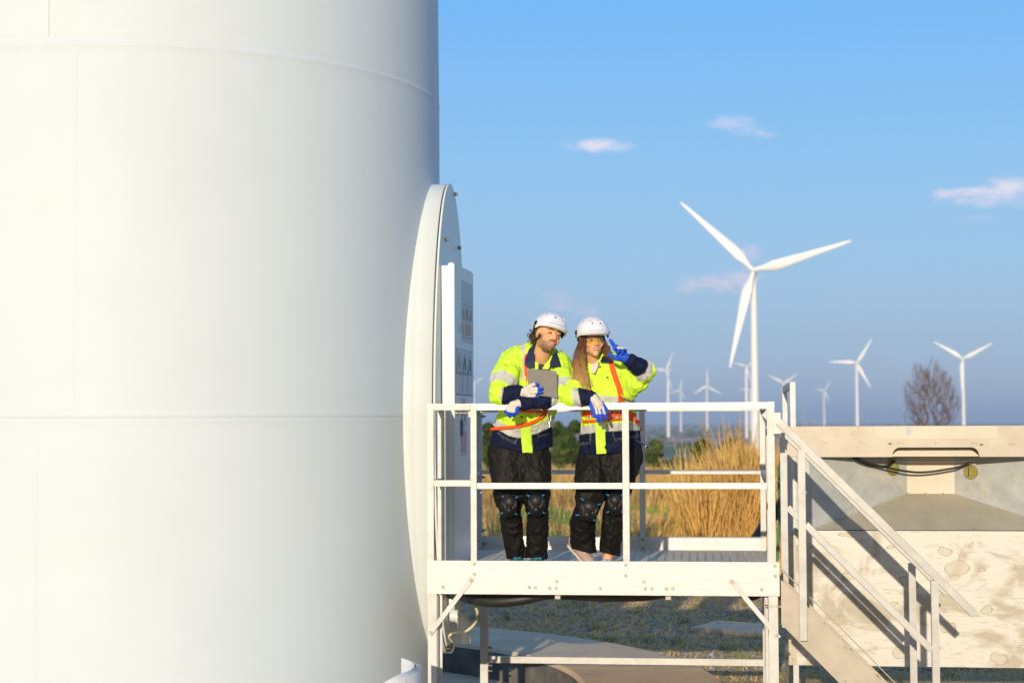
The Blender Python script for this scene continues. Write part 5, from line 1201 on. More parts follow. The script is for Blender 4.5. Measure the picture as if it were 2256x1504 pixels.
    s2.post += [wrinkle(.012, 15, 14, 9, 8.3), wrinkle(.007, 30, 26, 17, 5.3), lambda P_, F: np.maximum(F, (topx(P_)[..., 1] - np.interp(topx(P_)[..., 0], [1265, 1300, 1318, 1330, 1362], [1209, 1219, 1216, 1216, 1225])) * .0031)]
    sdfobj(s2, 'trousers', .007, M_trous, root, np.array([.0105, .009, .0078]))
    kneepad(root, 1296, 1123, .15, 48, 50, .30, None); kneepad(root, 1355, 1109, .23, 40, 52, .0, None)
    shoe(root, J(1253, 1200, .62), J(1301, 1252, .44), .095, (.50, .36, .31), (.70, .62, .53), lace=(.78, .68, .62))
    h_ = P(1340, 1235, RD(1340) + .62); t_ = P(1334, 1243, RD(1334) + .38); shoe(root, (h_.x, h_.y, ZF), (t_.x, t_.y, ZF), .09, (.56, .43, .39), (.74, .68, .60), lace=(.78, .68, .62))
    # body
    A = head_frame((.22, -.97, .0), (-.01, 0, 1)); o = J(1306, 750, .10); sc = .95
    hs, w = head_sdf(o, A, J(1308, 815, .20), False, sc); V1, F1 = hs.mesh(.0032); C1 = head_color(o, A, False, sc)(V1)
    sb = SDF(.03); sb.chain([J(1312, 810, .21), J(1330, 850, .26), J(1340, 910, .30), J(1345, 985, .40)], [rr(24), rr(38), rr(36), rr(44)], 0, (FY, .62))
    sb.chain([J(1283, 832, .20), J(1260, 871, .04), J(1304, 874, -.03), J(1312, 886, -.06)], [rr(15), rr(11), rr(8), rr(6)]); sb.chain([J(1380, 822, .18), J(1421, 817, -.02), J(1388, 793.5, -.12), J(1374, 788, -.13)], [rr(15), rr(11), rr(7.5), rr(6)])
    sb.chain([J(1312, 1000, .42), J(1296, 1112, .27), J(1284, 1200, .52), J(1292, 1232, .50)], [rr(24), rr(15), rr(9), rr(8)]); sb.chain([J(1370, 1000, .42), J(1355, 1108, .35), J(1340, 1225, .52), J(1336, 1236, .50)], [rr(24), rr(15), rr(9), rr(8)])
    sb.cap(J(1272, 1205, .57), J(1284, 1222, .52), rr(6), rr(7))
    V2, F2 = sb.mesh(.009); np_mesh('body', np.concatenate([V1, V2]) - np.array(off), np.concatenate([F1, F2 + len(V1)]), M_skin, root, colors=np.concatenate([C1, np.tile(SKIN, (len(V2), 1))]))
    o2 = o + np.array([0, 0, 0.002]); helmet(o2, A, root, False)
    # glasses
    gl = MB(off); fr = MB(off); top = [(-.072, .055), (-.055, .088), (-.03, .104), (0, .110), (.03, .104), (.055, .088), (.072, .055)]; vs = []
    for i, (gx, gy) in enumerate(top):
        lo = (-.026 if abs(gx) > .05 else -.031) if abs(gx) > .005 else -.014
        vs += [Vector(w(gx, gy, .017)), Vector(w(gx, gy + .001, lo))]
    F_ = [(2*i, 2*i+2, 2*i+3, 2*i+1) for i in range(len(top) - 1)]; gl.add(vs, F_, True)
    fr.tube([w(gx, gy + .002, .019) for gx, gy in top], .0032, 6); fr.tube([w(-.074, .053, .018), w(-.080, .0, .012)], .003, 5); fr.tube([w(.074, .053, .018), w(.080, .0, .012)], .003, 5)
    ge = empty('safety_glasses', (0, 0, 0)); ge.parent = root
    m = bpy.data.materials.new('yellow_lens'); m.use_nodes = True; t = NT(m.node_tree); m.node_tree.nodes.clear(); out = t.n('ShaderNodeOutputMaterial'); tr = t.n('ShaderNodeBsdfTransparent'); tr.inputs[0].default_value = (.93, .88, .35, 1); gg = t.n('ShaderNodeBsdfGlossy'); gg.inputs['Roughness'].default_value = .08; mx = t.n('ShaderNodeMixShader'); mx.inputs[0].default_value = .10
    t.l(tr.outputs[0], mx.inputs[1]); t.l(gg.outputs[0], mx.inputs[2]); t.l(mx.outputs[0], out.inputs[0])
    gl.build('lens', m, ge); fr.build('frame', M_black, ge)
    # hair
    hb = SDF(.012).ell(w(0, -.025, .015), (.080, .090, .075), M=A.T); hb.chain([w(-.074, -.005, .02), J(1277, 770, .10), J(1271, 800, .08), J(1272, 830, .07), J(1280, 850, .06)], [.022, .026, .034, .028, .010]).chain([w(-.055, .035, .03), J(1284, 770, .06), J(1283, 800, .05), J(1290, 830, .055), J(1298, 848, .055)], [.012, .018, .022, .018, .006])
    hb.chain([w(.070, -.01, .02), J(1335, 770, .12), J(1342, 790, .14)], [.022, .028, .018]).chain([w(0, -.08, 0), J(1310, 800, .22)], [.05, .04])
    def hpost(P_, F):
        x = P_[..., 0]; z = P_[..., 2]; return F - .0035 * np.sin((x + .02 * np.sin(z * 22)) * 520) - .002 * np.sin((x + P_[..., 1] + .03 * np.sin(z * 13)) * 900)
    hb.post.append(hpost)
    def hcol(V):
        py = topx(V)[:, 1]; t_ = np.clip((py - 770) / 75, 0, 1)[:, None]; st = (.5 + .5 * np.sin((V[:, 0] + .02 * np.sin(V[:, 2] * 22)) * 700))[:, None]
        return (np.array([.13, .05, .018]) * (1 - t_) + np.array([.58, .33, .09]) * t_) * (.65 + .6 * st)
    def omb(t, b, co, col):
        sp_ = t.n('ShaderNodeSeparateXYZ'); t.l(co, sp_.inputs[0]); mr = t.n('ShaderNodeMapRange'); t.l(sp_.outputs['Z'], mr.inputs['Value']); mr.inputs['From Min'].default_value = 1.24; mr.inputs['From Max'].default_value = 1.50
        t.l(t.mix(mr.outputs[0], (0.58, 0.33, 0.09, 1), (0.13, 0.05, 0.018, 1)), b.inputs['Base Color'])
    M_OMB = mat('ombre_hair', (0.2, 0.1, 0.04), rough=0.45, extra=omb)
    sdfobj(hb, 'hair', .0034, M_hair, root, hcol)
    b = MB(off); rnd = random.Random(9)
    for i in range(110):
        x0 = rnd.gauss(-.068, .012); a = w(x0, rnd.uniform(-.01, .05), .0); sx_ = rnd.gauss(0, 1)
        b.tube(smooth_path([a, J(1277 + sx_ * 6, 775, .06), J(1275 + sx_ * 8, 805, .045), J(1278 + sx_ * 10, 832, .03), J(1283 + sx_ * 12 + rnd.gauss(0, 3), 850 + rnd.gauss(0, 9), .03)], 3), [.0012] * 12 + [.0005], 4) if True else None
    for i in range(34):
        a = w(rnd.gauss(.07, .006), rnd.uniform(-.02, .02), .0); b.tube(smooth_path([a, J(1336 + rnd.gauss(0, 4), 770, .10), J(1345 + rnd.gauss(0, 5), 782, .10), J(1352 + rnd.gauss(0, 6), 790 + rnd.gauss(0, 4), .09)], 3), .001, 4)
    b.build('loose_strands', M_OMB, root)
    fd = lambda pts: [J(*p) for p in pts]
    def bl1(V, g, s_):
        x, y = topx(V).T; ctr = np.interp(y, [885, 900, 930], [1318, 1319, 1324]); tip = (g >= 2) * (y > 912)
        side = np.zeros(len(V), bool)
        for (x0, y0, x1, y1) in ((1312, 895, 1317, 925), (1319.5, 895, 1324, 928), (1327, 895, 1336, 922)):
            t_ = np.clip((y - y0) / (y1 - y0), 0, 1); cx_ = x0 + (x1 - x0) * t_; side |= (np.abs(x - cx_) > 2.6) & (np.abs(x - cx_) < 4.6) & (y > 900)
        return np.clip(np.maximum.reduce([tip * 1., (side & (g >= 2) & (g < 6)) * 1., ((g == 6) | (g == 2)) * 1.]), 0, 1)
    fingers(root, 'glove', ([J(1301, 874, -.03), J(1307, 876, -.04)], [rr(10.5), rr(10.5)]), (fd([(1310, 880, -.05), (1318, 891, -.07)]), [rr(10), rr(10.5)]),
        [(fd([(1305, 882, -.055), (1302, 893, -.07), (1306, 906, -.08), (1310, 918, -.075)]), [rr(4.6), rr(4.3), rr(4), rr(3.4)], 6),
         (fd([(1312, 893, -.07), (1314, 905, -.085), (1316, 916, -.085), (1317.5, 926, -.075)]), [rr(4.4), rr(4.2), rr(3.9), rr(3.5)], 3), (fd([(1319, 895, -.075), (1321, 907, -.09), (1324, 919, -.09), (1325.5, 929, -.08)]), [rr(4.5), rr(4.3), rr(4), rr(3.6)], 4),
         (fd([(1325, 894, -.072), (1329, 905, -.087), (1333, 915, -.085), (1336, 922, -.075)]), [rr(4.4), rr(4.2), rr(3.9), rr(3.5)], 5), (fd([(1326, 887, -.065), (1332, 896, -.075), (1338, 907, -.07)]), [rr(4), rr(3.8), rr(3.2)], 2)], glove_col(bl1))
    def bl2(V, g, s_):
        x, y = topx(V).T; return np.maximum((g >= 1) * 1. * ((g != 5) & (g != 4)), ((g == 4) | (g == 5)) * (y > 768) * 1.)
    fingers(root, 'glove', ([J(1390, 795, -.125), J(1384, 791, -.13)], [rr(10), rr(9.5)]), (fd([(1378, 788, -.135), (1368, 781, -.14)]), [rr(10.5), rr(10)]),
        [(fd([(1361, 775, -.145), (1356, 766, -.15), (1350, 757, -.155), (1344.8, 749.5, -.16)]), [rr(4.8), rr(4.5), rr(4.1), rr(3.4)], 2), (fd([(1366, 773, -.15), (1363, 766, -.175), (1357, 763, -.19), (1354, 768, -.19)]), [rr(4.8), rr(4.6), rr(4.2), rr(3.8)], 3),
         (fd([(1371, 774, -.15), (1369, 767, -.18), (1364, 767, -.20), (1362, 775, -.195)]), [rr(4.7), rr(4.4), rr(4.2), rr(3.7)], 4), (fd([(1377, 777, -.145), (1377, 769, -.175), (1372, 769, -.195), (1371, 778, -.19)]), [rr(4.3), rr(4.1), rr(3.9), rr(3.5)], 5),
         (fd([(1368, 791, -.15), (1360, 790, -.17), (1351, 786, -.175), (1343, 780, -.17)]), [rr(5.4), rr(4.9), rr(4.3), rr(3.6)], 6)], glove_col(bl2))
woman()
def lanyard_key():
    a = Vector(J(1263, 904, .03)); e = Vector(J(1263, 921, .03)); b = MB(e)
    b.tube([a, e + Vector((0, 0, .004))], .0012, 4); b.tube([Vector(J(1262.5, 920, .03)), Vector(J(1261, 927, .03)), Vector(J(1255, 933, .03))], [.003, .0045, .0045], 8)
    tag(b.build('hanging_pin', M_metal), 'small metal pin hanging on a thin wire from the top rail', 'pin')
lanyard_key()
# ------------------------------------------------------------------ far wind turbines
M_turb = mat('turbine_white', (0.80, 0.79, 0.76), rough=0.45, spec=0.3)
TH = 100.0
def turbine_meshes():
    t = MB(); pts = [(0, 0, -12), (0, 0, 0), (0, 0, 25), (0, 0, 50), (0, 0, 75), (0, 0, TH - 1.6)]
    t.tube(pts, [2.45, 2.4, 2.15, 1.95, 1.75, 1.5], 28)
    n = MB(); 
    for k in range(1): n.tube([(0, -3.2, TH), (0, -2.6, TH), (0, -1.5, TH), (0, 2, TH + .2), (0, 6, TH + .3), (0, 7.6, TH + .4), (0, 8, TH + .4)], [1.2, 1.55, 1.75, 1.9, 1.8, 1.4, 0.8], 12, smooth=True)
    h = MB(); h.tube([(0, -6.4, 0), (0, -6.2, 0), (0, -5.6, 0), (0, -4.6, 0), (0, -3.3, 0)], [0.15, 0.7, 1.3, 1.65, 1.6], 20)
    b = MB(); st = [(0.8, 1.0, 1.0, 0, 0), (3, 1.0, 1.0, 0, 0), (6, 1.5, 0.85, .3, 25), (10, 2.35, 0.6, .7, 18), (15, 2.2, 0.42, .7, 11), (25, 1.6, 0.28, .5, 6), (36, 1.05, 0.16, .3, 3), (46, 0.62, 0.09, .15, 1), (49.3, 0.35, 0.05, 0.05, 0), (50, 0.1, 0.02, 0, 0)]
    vs = []; sg = 14
    for z, c, th, off, tw in st:
        for k in range(sg):
            a = 2 * math.pi * k / sg; x = c * math.cos(a) + off; y = th * math.sin(a)
            w_ = R(tw); vs.append((x * math.cos(w_) - y * math.sin(w_), x * math.sin(w_) + y * math.cos(w_) - 4.8 - 0.02 * z, z))
    fs = [(i*sg + k, i*sg + (k+1) % sg, (i+1)*sg + (k+1) % sg, (i+1)*sg + k) for i in range(len(st)-1) for k in range(sg)]
    b.add(vs, fs, True); b.add(vs[-sg:], [tuple(range(sg))]); b.add(vs[:sg], [tuple(range(sg))[::-1]])
    return t, n, h, b
def turbines():
    T = [('A', 1660, 597, 0, 16, 220.7, 'largest and nearest wind turbine with one blade pointing down left'),
     ('B', 1471.5, 815.6, -50, 57, 51, 'far wind turbine beside the sleeve of the woman, first tower right of her'),
     ('C', 1499.7, 859.5, -42, 72, 30, 'small far wind turbine second right of the woman with a lower hub'),
     ('D', 1557, 849.5, 14, 90, 36.5, 'far wind turbine with one blade straight up, left of the largest one'),
     ('E', 1643.7, 808, 25, 44, 34, 'far wind turbine whose tower stands just left of the largest tower'),
     ('F', 1653, 858, 30, 60, 31, 'small far wind turbine mostly hidden behind the largest tower'),
     ('G', 1727.5, 844, -20, 32, 39, 'far wind turbine directly behind the tall stair gate post'),
     ('H', 1815, 860.4, 40, 55, 31, 'small far wind turbine between the gate post and the next taller turbine'),
     ('I', 1887, 799, 8, 58, 62, 'wind turbine left of the bare tree with one blade pointing left'),
     ('J', 2121, 790, 0, 28, 72, 'wind turbine just right of the bare tree with blades in a wide V'),
     ('K', 1043, 842.5, 30, 28, 30, 'far wind turbine peeking out right of the tower door')]
    proto = None
    for (k, px, py, yaw, th, L, lab) in T:
        d = ray(px, py); Y = (80 - CAMZ) / (d.z / d.y); hub = CAMP + d * (Y / d.y)
        s = L * Y / FPX / 50
        zb = hub.z - TH
        ws = 1.0 if k != 'A' else 0.95
        if proto is None:
            t, n, h, b = turbine_meshes()
            root = empty('wind_turbine'); parts = [t.build('tower', M_turb, root), n.build('nacelle', M_turb, root), h.build('hub', M_turb, root, (0, 0, TH))]
            b0 = b.build('blade', M_turb, root, (0, 0, TH)); proto = (root, parts, b0)
            ps = parts; bl = [b0]
            for j in (1, 2):
                c = b0.copy(); COL.objects.link(c); c.parent = root; bl.append(c)
        else:
            root = proto[0].copy(); COL.objects.link(root); ps = []; bl = []
            for o in proto[1]:
                c = o.copy(); COL.objects.link(c); c.parent = root; ps.append(c)
            for j in range(3):
                c = proto[2].copy(); COL.objects.link(c); c.parent = root; bl.append(c)
        root.location = (hub.x, hub.y, zb); root.rotation_euler = (0, 0, R(yaw) - math.atan2(hub.x, hub.y))
        tag(root, lab, 'wind turbine', 'wind turbines of the wind farm')
        ps[2].scale = (s, s, s)
        for j, o in enumerate(bl):
            o.rotation_euler = (0, R(90 - (th + 120 * j)), 0); o.scale = (s * 1.0, s, s)
            if k == 'A': o.scale = (s * 1.15, s, s)
            else: o.scale = (s * 1.5, s * 1.2, s)
turbines()

# ------------------------------------------------------------------ vegetation
def vcol_leaf(name, rough=0.8, transl=0.25):
    def ex(t, b, co, col):
        a = t.n('ShaderNodeVertexColor'); a.layer_name = 'Col'; t.l(a.outputs[0], b.inputs['Base Color'])
        tr = t.n('ShaderNodeBsdfTranslucent'); t.l(a.outputs[0], tr.inputs[0]); mx = t.n('ShaderNodeMixShader'); mx.inputs[0].default_value = transl
        t.l(b.outputs[0], mx.inputs[1]); t.l(tr.outputs[0], mx.inputs[2]); t.l(mx.outputs[0], [n for n in t.t.nodes if n.type == 'OUTPUT_MATERIAL'][0].inputs[0])
    return mat(name, (1, 1, 1), rough=rough, spec=0.15, extra=ex)
M_leaf = vcol_leaf('leaves'); M_grass = vcol_leaf('grass_blades')
def blades(X, Y, H, lean_dir, lean, wid, C, tipw=0.25, segs=4, plume=0.0, z0=None):
    n = len(X); Z = zt(X, Y) - 0.02 if z0 is None else z0
    ca, sa = np.cos(lean_dir), np.sin(lean_dir)
    fa = rng.uniform(-0.9, 0.9, n); wx, wy = np.cos(fa), np.sin(fa)
    V = np.zeros((n, segs + 1, 2, 3)); 
    for i in range(segs + 1):
        t = i / segs; off = lean * H * t ** 1.8; h = H * (t - 0.25 * np.abs(lean) * t ** 2)
        wd = wid * (1 - (1 - tipw) * t) * 0.5
        if plume is not 0.0: wd = np.where(t > 0.7, wd * (1 + plume * (1 - abs(t - 0.85) / 0.2)), wd)
        for s, sg in ((0, -1), (1, 1)):
            V[:, i, s, 0] = X + ca * off + wx * wd * sg; V[:, i, s, 1] = Y + sa * off + wy * wd * sg; V[:, i, s, 2] = Z + h
    F = []
    base = np.arange(n)[:, None] * (segs + 1) * 2
    for i in range(segs): F.append(base + np.array([[2*i, 2*i + 1, 2*i + 3, 2*i + 2]]))
    F = np.stack(F, 1).reshape(-1, 4)
    CC = np.repeat(C[:, None, :], (segs + 1) * 2, 1)
    return V.reshape(-1, 3), F, CC.reshape(-1, 3)
def join(parts):
    V, F, C = [], [], []; b = 0
    for v, f, c in parts: V.append(v); F.append(f + b); C.append(c); b += len(v)
    return np.concatenate(V), np.concatenate(F), np.concatenate(C)
def pxX(px, Y): return (px - CXP) / FPX * Y
def colmix(n, pal, jit=0.15):
    pal = np.array(pal); c = pal[rng.integers(0, len(pal), n)]; return c * rng.uniform(1 - jit, 1 + jit, (n, 1))
GOLD = [(0.74, 0.45, 0.13), (0.82, 0.54, 0.19), (0.68, 0.40, 0.11), (0.78, 0.48, 0.14), (0.48, 0.29, 0.08)]
DRY = [(0.55, 0.41, 0.18), (0.46, 0.34, 0.14), (0.64, 0.48, 0.22), (0.38, 0.33, 0.12)]
GRN = [(0.16, 0.24, 0.045), (0.22, 0.29, 0.06), (0.30, 0.33, 0.09), (0.11, 0.17, 0.04)]
def tall_grass():
    P_ = []
    # dense clumps behind the right half of the platform
    n = 15000; Y = rng.uniform(22.8, 27.5, n); cl = rng.normal(0, 1, n)
    px = rng.choice([1530, 1560, 1600, 1635, 1665, 1690, 1715, 1742], n, p=[.08, .12, .14, .15, .15, .14, .12, .10]) + rng.normal(0, 16, n)
    ok = px > 1498; px, Y = px[ok], Y[ok]; n = len(px)
    H = rng.uniform(1.15, 1.95, n) * (0.95 + 0.12 * np.sin(px / 23)); H = np.where(rng.random(n) < 0.035, H * 1.25, H)
    P_.append(blades(pxX(px, Y), Y, H, rng.uniform(0, 6.28, n), rng.uniform(0.02, 0.3, n), rng.uniform(0.008, 0.02, n), colmix(n, GOLD), 0.3, 5, 0.8))
    # leaning fans left of them
    n = 340; c = rng.integers(0, 6, n); cx = np.array([1440, 1462, 1478, 1500, 1512, 1430])[c]; cy = np.array([24, 25.5, 24.5, 23.5, 24, 30])[c]
    X = pxX(cx, cy) + rng.normal(0, 0.12, n); Y = cy + rng.normal(0, 0.3, n)
    P_.append(blades(X, Y, rng.uniform(0.7, 1.9, n), rng.normal(0.1, 0.5, n), rng.uniform(0.1, 0.55, n), rng.uniform(0.007, 0.014, n), colmix(n, GOLD), 0.3, 5, 0.6))
    # thinner brush behind the two people
    n = 4600; Y = rng.uniform(27, 44, n); px = rng.uniform(1040, 1520, n); k = np.sin(px / 17) + np.sin(Y * 3 + px / 40)
    keep = k > rng.uniform(-1.2, 1.6, n); px, Y = px[keep], Y[keep]; n = len(px)
    P_.append(blades(pxX(px, Y), Y, rng.uniform(0.3, 0.9, n) * np.where(px < 1130, 1.6, 1), rng.uniform(0, 6.28, n), rng.uniform(0.05, 0.5, n), rng.uniform(0.008, 0.016, n), colmix(n, DRY + GRN[:3]), 0.3, 4, 0.4))
    n = 420; Y = rng.uniform(25, 34, n); px = rng.uniform(1070, 1420, n)
    P_.append(blades(pxX(px, Y), Y, rng.uniform(1.1, 1.9, n), rng.uniform(0, 6.28, n), rng.uniform(0.05, 0.3, n), rng.uniform(0.006, 0.01, n), colmix(n, DRY), 0.3, 4, 0.8))
    # golden grass at the edge of the field
    n = 9000; Y = rng.uniform(78, 112, n); px = rng.uniform(1000, 1760, n)
    P_.append(blades(pxX(px, Y), Y, rng.uniform(0.6, 1.3, n) * (1.05 + 0.35*np.sin(px/31)+0.2*np.sin(px/11)), rng.uniform(0, 6.28, n), rng.uniform(0.05, 0.35, n), rng.uniform(0.035, 0.07, n), colmix(n, GOLD + DRY[:2]), 0.3, 3))
    V, F, C = join(P_)
    tag(np_mesh('tall_grass', V, F, M_grass, colors=C), 'tall golden dry grass growing behind the platform', 'grass', kind='stuff')
    # low weeds across the field
    P_ = []
    n = 46000; Y = 27 + 62 * rng.random(n) ** 1.2; X = pxX(rng.uniform(1010, 1780, n), Y)
    g = (np.sin(X * 1.1) + np.sin(Y * 0.35 + X)) > 0.25
    C = np.where(g[:, None], colmix(n, [(0.28, 0.38, 0.07), (0.36, 0.42, 0.09), (0.46, 0.44, 0.12)]), colmix(n, [(0.74, 0.44, 0.17), (0.80, 0.52, 0.22), (0.70, 0.52, 0.18), (0.62, 0.36, 0.14)]))
    P_.append(blades(X, Y, rng.uniform(0.05, 0.24, n), rng.uniform(0, 6.28, n), rng.uniform(0.2, 0.9, n), rng.uniform(0.03, 0.08, n), C, 0.3, 3))
    V, F, C = join(P_); tag(np_mesh('field_weeds', V, F, M_grass, colors=C), 'low green and yellow weeds spread over the reddish field', 'weeds', kind='stuff')
    # yard: straw litter and tufts
    P_ = []
    n = 48000; Y = rng.uniform(15, 30, n); X = pxX(rng.uniform(1000, 2300, n), Y)
    # keep clear of the foundation
    far = (X - AX.x) ** 2 + (Y - AX.y) ** 2 > 4.45 ** 2; m_ = np.sin(X * 2.3 + 1) + np.sin(Y * 2.9 + X) + rng.normal(0, .7, n) > -0.3
    sel = far & m_; X, Y = X[sel], Y[sel]; n = len(X)
    P_.append(blades(X, Y, rng.uniform(0.035, 0.10, n), rng.uniform(0, 6.28, n), rng.uniform(1.2, 3.3, n), rng.uniform(0.006, 0.013, n), colmix(n, [(0.80, 0.54, 0.22), (0.60, 0.39, 0.15), (0.90, 0.66, 0.32)]), 0.4, 3))
    n = 26000; Y = rng.uniform(15, 30, n); X = pxX(rng.uniform(1000, 2300, n), Y); m_ = ((X - AX.x) ** 2 + (Y - AX.y) ** 2 > 4.5 ** 2) & (np.sin(X * 1.7) + np.sin(Y * 2.1 + X) + rng.normal(0, .6, n) > -0.5); X, Y = X[m_], Y[m_]; n = len(X)
    P_.append(blades(X, Y, rng.uniform(0.03, 0.09, n), rng.uniform(0, 6.28, n), rng.uniform(0.3, 1.1, n), rng.uniform(0.008, 0.016, n), colmix(n, [(0.88, 0.60, 0.26), (0.74, 0.48, 0.18), (0.92, 0.68, 0.34)]), 0.4, 3))
    cx = pxX(rng.uniform(1000, 2300, 200), 20); cY = rng.uniform(15, 29, 200); cx = cx * cY / 20
    far = (cx - AX.x) ** 2 + (cY - AX.y) ** 2 > 4.5 ** 2; cx, cY = cx[far], cY[far]
    n = len(cx) * 26; X = np.repeat(cx, 26) + rng.normal(0, .06, n); Y = np.repeat(cY, 26) + rng.normal(0, .06, n)
    P_.append(blades(X, Y, rng.uniform(0.04, 0.13, n), rng.uniform(0, 6.28, n), rng.uniform(0.2, 1.2, n), rng.uniform(0.006, 0.012, n), np.repeat(colmix(len(cx), GRN + [(0.3, 0.27, 0.09)]), 26, 0), 0.3, 3))
    V, F, C = join(P_); tag(np_mesh('yard_grass', V, F, M_grass, colors=C), 'dry straw and small green tufts on the gravel yard', 'grass', kind='stuff')
    # gravel stones
    n = 9000; Y = rng.uniform(15.5, 27, n); X = pxX(rng.uniform(1000, 2300, n), Y)
    far = (X - AX.x) ** 2 + (Y - AX.y) ** 2 > 4.45 ** 2; X, Y = X[far], Y[far]; n = len(X)
    oc = np.array([(1, 0, 0), (-1, 0, 0), (0, 1, 0), (0, -1, 0), (0, 0, 1), (0, 0, -1)], float); tf = np.array([(0, 2, 4), (2, 1, 4), (1, 3, 4), (3, 0, 4), (2, 0, 5), (1, 2, 5), (3, 1, 5), (0, 3, 5)])
    sz = rng.uniform(0.012, 0.034, n); V = oc[None] * sz[:, None, None] * rng.uniform(0.5, 1.1, (n, 6, 1)) * np.array([1, 1, .6]); V += np.stack([X, Y, zt(X, Y) + 0.006], -1)[:, None, :]
    F = (tf[None] + (np.arange(n) * 6)[:, None, None]).reshape(-1, 3); g = rng.uniform(0.18, 0.5, n); C = np.stack([g, g * .97, g * .95], -1)
    tag(np_mesh('gravel', V.reshape(-1, 3), F, vmat('stone', rough=0.9), smooth=False, colors=np.repeat(C, 6, 0)), 'loose grey gravel stones on the yard', 'gravel', kind='stuff')
tall_grass()

def leafy(px, ptop, pbot, Y, wpx, label, pal, n=2600, group=None, leaf=0.22):
    top = P(px, ptop, Y); X = top.x; g = float(zt(X, Y)); H = top.z - g; w_ = wpx / FPX * Y
    root = empty('tree', (X, Y, g), label=label, cat='tree', group=group)
    b = MB(); b.tube([(0, 0, -0.1), (0.05, 0, H * .3), (-.1, 0.05, H * .6), (0, 0, H * .85)], [H*.035, H*.028, H*.018, H*.006], 8)
    for k in range(7):
        a = rng.uniform(0, 6.28); z = H * rng.uniform(.25, .6); b.tube([(0, 0, z), (w_*.2*math.cos(a), w_*.2*math.sin(a), z + H*.1), (w_*.38*math.cos(a), w_*.38*math.sin(a), z + H*.2)], [H*.015, H*.01, H*.004], 5)
    b.build('trunk', mat('bark', (0.12, 0.09, 0.06), rough=0.9), root)
    nc = 26; cs = []
    for k in range(nc):
        a = rng.uniform(0, 6.28); zf = rng.uniform(0.12, 0.95); rad = w_ * 0.5 * math.sqrt(max(0.05, 1 - ((zf - .42) / .6) ** 2)) * rng.uniform(0.1, 0.85)
        cs.append((rad * math.cos(a), rad * math.sin(a), H * zf * 0.95, w_ * rng.uniform(.12, .24)))
    cs.append((0, 0, H * 0.9, w_ * .14)); cs = np.array(cs)
    i = rng.integers(0, len(cs), n); d = rng.normal(0, 1, (n, 3)); d /= np.linalg.norm(d, axis=1)[:, None]
    p = cs[i, :3] + d * cs[i, 3:4] * (rng.random((n, 1)) ** .35) * np.array([1, 1, .85]); p[:, 2] = np.minimum(p[:, 2], H)
    u = rng.normal(0, 1, (n, 3)); u /= np.linalg.norm(u, axis=1)[:, None]; v = np.cross(u, rng.normal(0, 1, (n, 3))); v /= np.linalg.norm(v, axis=1)[:, None]
    s = leaf * rng.uniform(.5, 1.2, (n, 1)); V = np.stack([p - u*s, p - v*s*.55, p + u*s, p + v*s*.55], 1).reshape(-1, 3)
    C = np.repeat(colmix(len(cs), pal, .25)[i] * rng.uniform(.8, 1.2, (n, 1)), 4, 0)
    np_mesh('crown', V, np.arange(4 * n).reshape(-1, 4), M_leaf, root, colors=C, smooth=False)
    return root
PG = [(0.075, 0.12, 0.03), (0.055, 0.09, 0.025), (0.10, 0.14, 0.035)]
leafy(1228, 922, 1005, 130, 58, 'left of the two green trees between the man and the woman', PG, 5200)
leafy(1266, 920, 1005, 135, 62, 'green tree standing close behind the waist of the woman', PG, 5200)
leafy(1246, 948, 1010, 118, 60, 'lower bushy tree in front of the two green trees', PG, 3600)
leafy(1074, 925, 1005, 130, 46, 'green tree just left of the jacket of the man', PG, 3600)
leafy(1546, 965, 1012, 120, 62, 'round green bush beyond the golden grass, centre of the right bay', [(0.09, 0.13, 0.03), (0.13, 0.16, 0.05)], 2800)
leafy(1440, 970, 1012, 125, 60, 'green bush right of the hip of the woman', [(0.09, 0.13, 0.03), (0.12, 0.15, 0.045)], 2600)
leafy(1608, 966, 1012, 150, 70, 'dark bush left of the foot of the largest turbine', [(0.07, 0.10, 0.04), (0.10, 0.12, 0.05)], 2600)
leafy(2010, 927, 945, 400, 20, 'small green tree on the skyline left of the bare tree', PG, 700, leaf=.35)

def far_woods():
    n = 2400; Y = np.exp(rng.uniform(np.log(170), np.log(9000), n)); X = pxX(rng.uniform(900, 2600, n), Y)
    k = np.sin(X / 90 + Y / 300) + np.sin(Y / 170.0) + rng.normal(0, .6, n); s_ = k > 0.1; X, Y = X[s_], Y[s_]; n = len(X)
    ico = bmesh.new(); bmesh.ops.create_icosphere(ico, subdivisions=1, radius=1); iv = np.array([v.co[:] for v in ico.verts]); fi = np.array([[v.index for v in f.verts] for f in ico.faces]); ico.free()
    s = np.clip(1.0 + Y / 900, 1.2, 7) * rng.uniform(.5, 1.3, n)
    V = iv[None] * s[:, None, None] * rng.uniform(.7, 1.25, (n, len(iv), 1)) * np.array([1.5, 1.2, .9]); V += np.stack([X, Y, zt(X, Y) + s * .3], -1)[:, None, :]
    F = (fi[None] + (np.arange(n) * len(iv))[:, None, None]).reshape(-1, 3)
    C = np.repeat(colmix(n, [(0.08, 0.12, 0.04), (0.12, 0.15, 0.05), (0.16, 0.16, 0.06)]), len(iv), 0)
    tag(np_mesh('far_woods', V.reshape(-1, 3), F, M_leaf, smooth=False, colors=C), 'scattered bushes and woods of the distant plain', 'woods', kind='stuff')
far_woods()

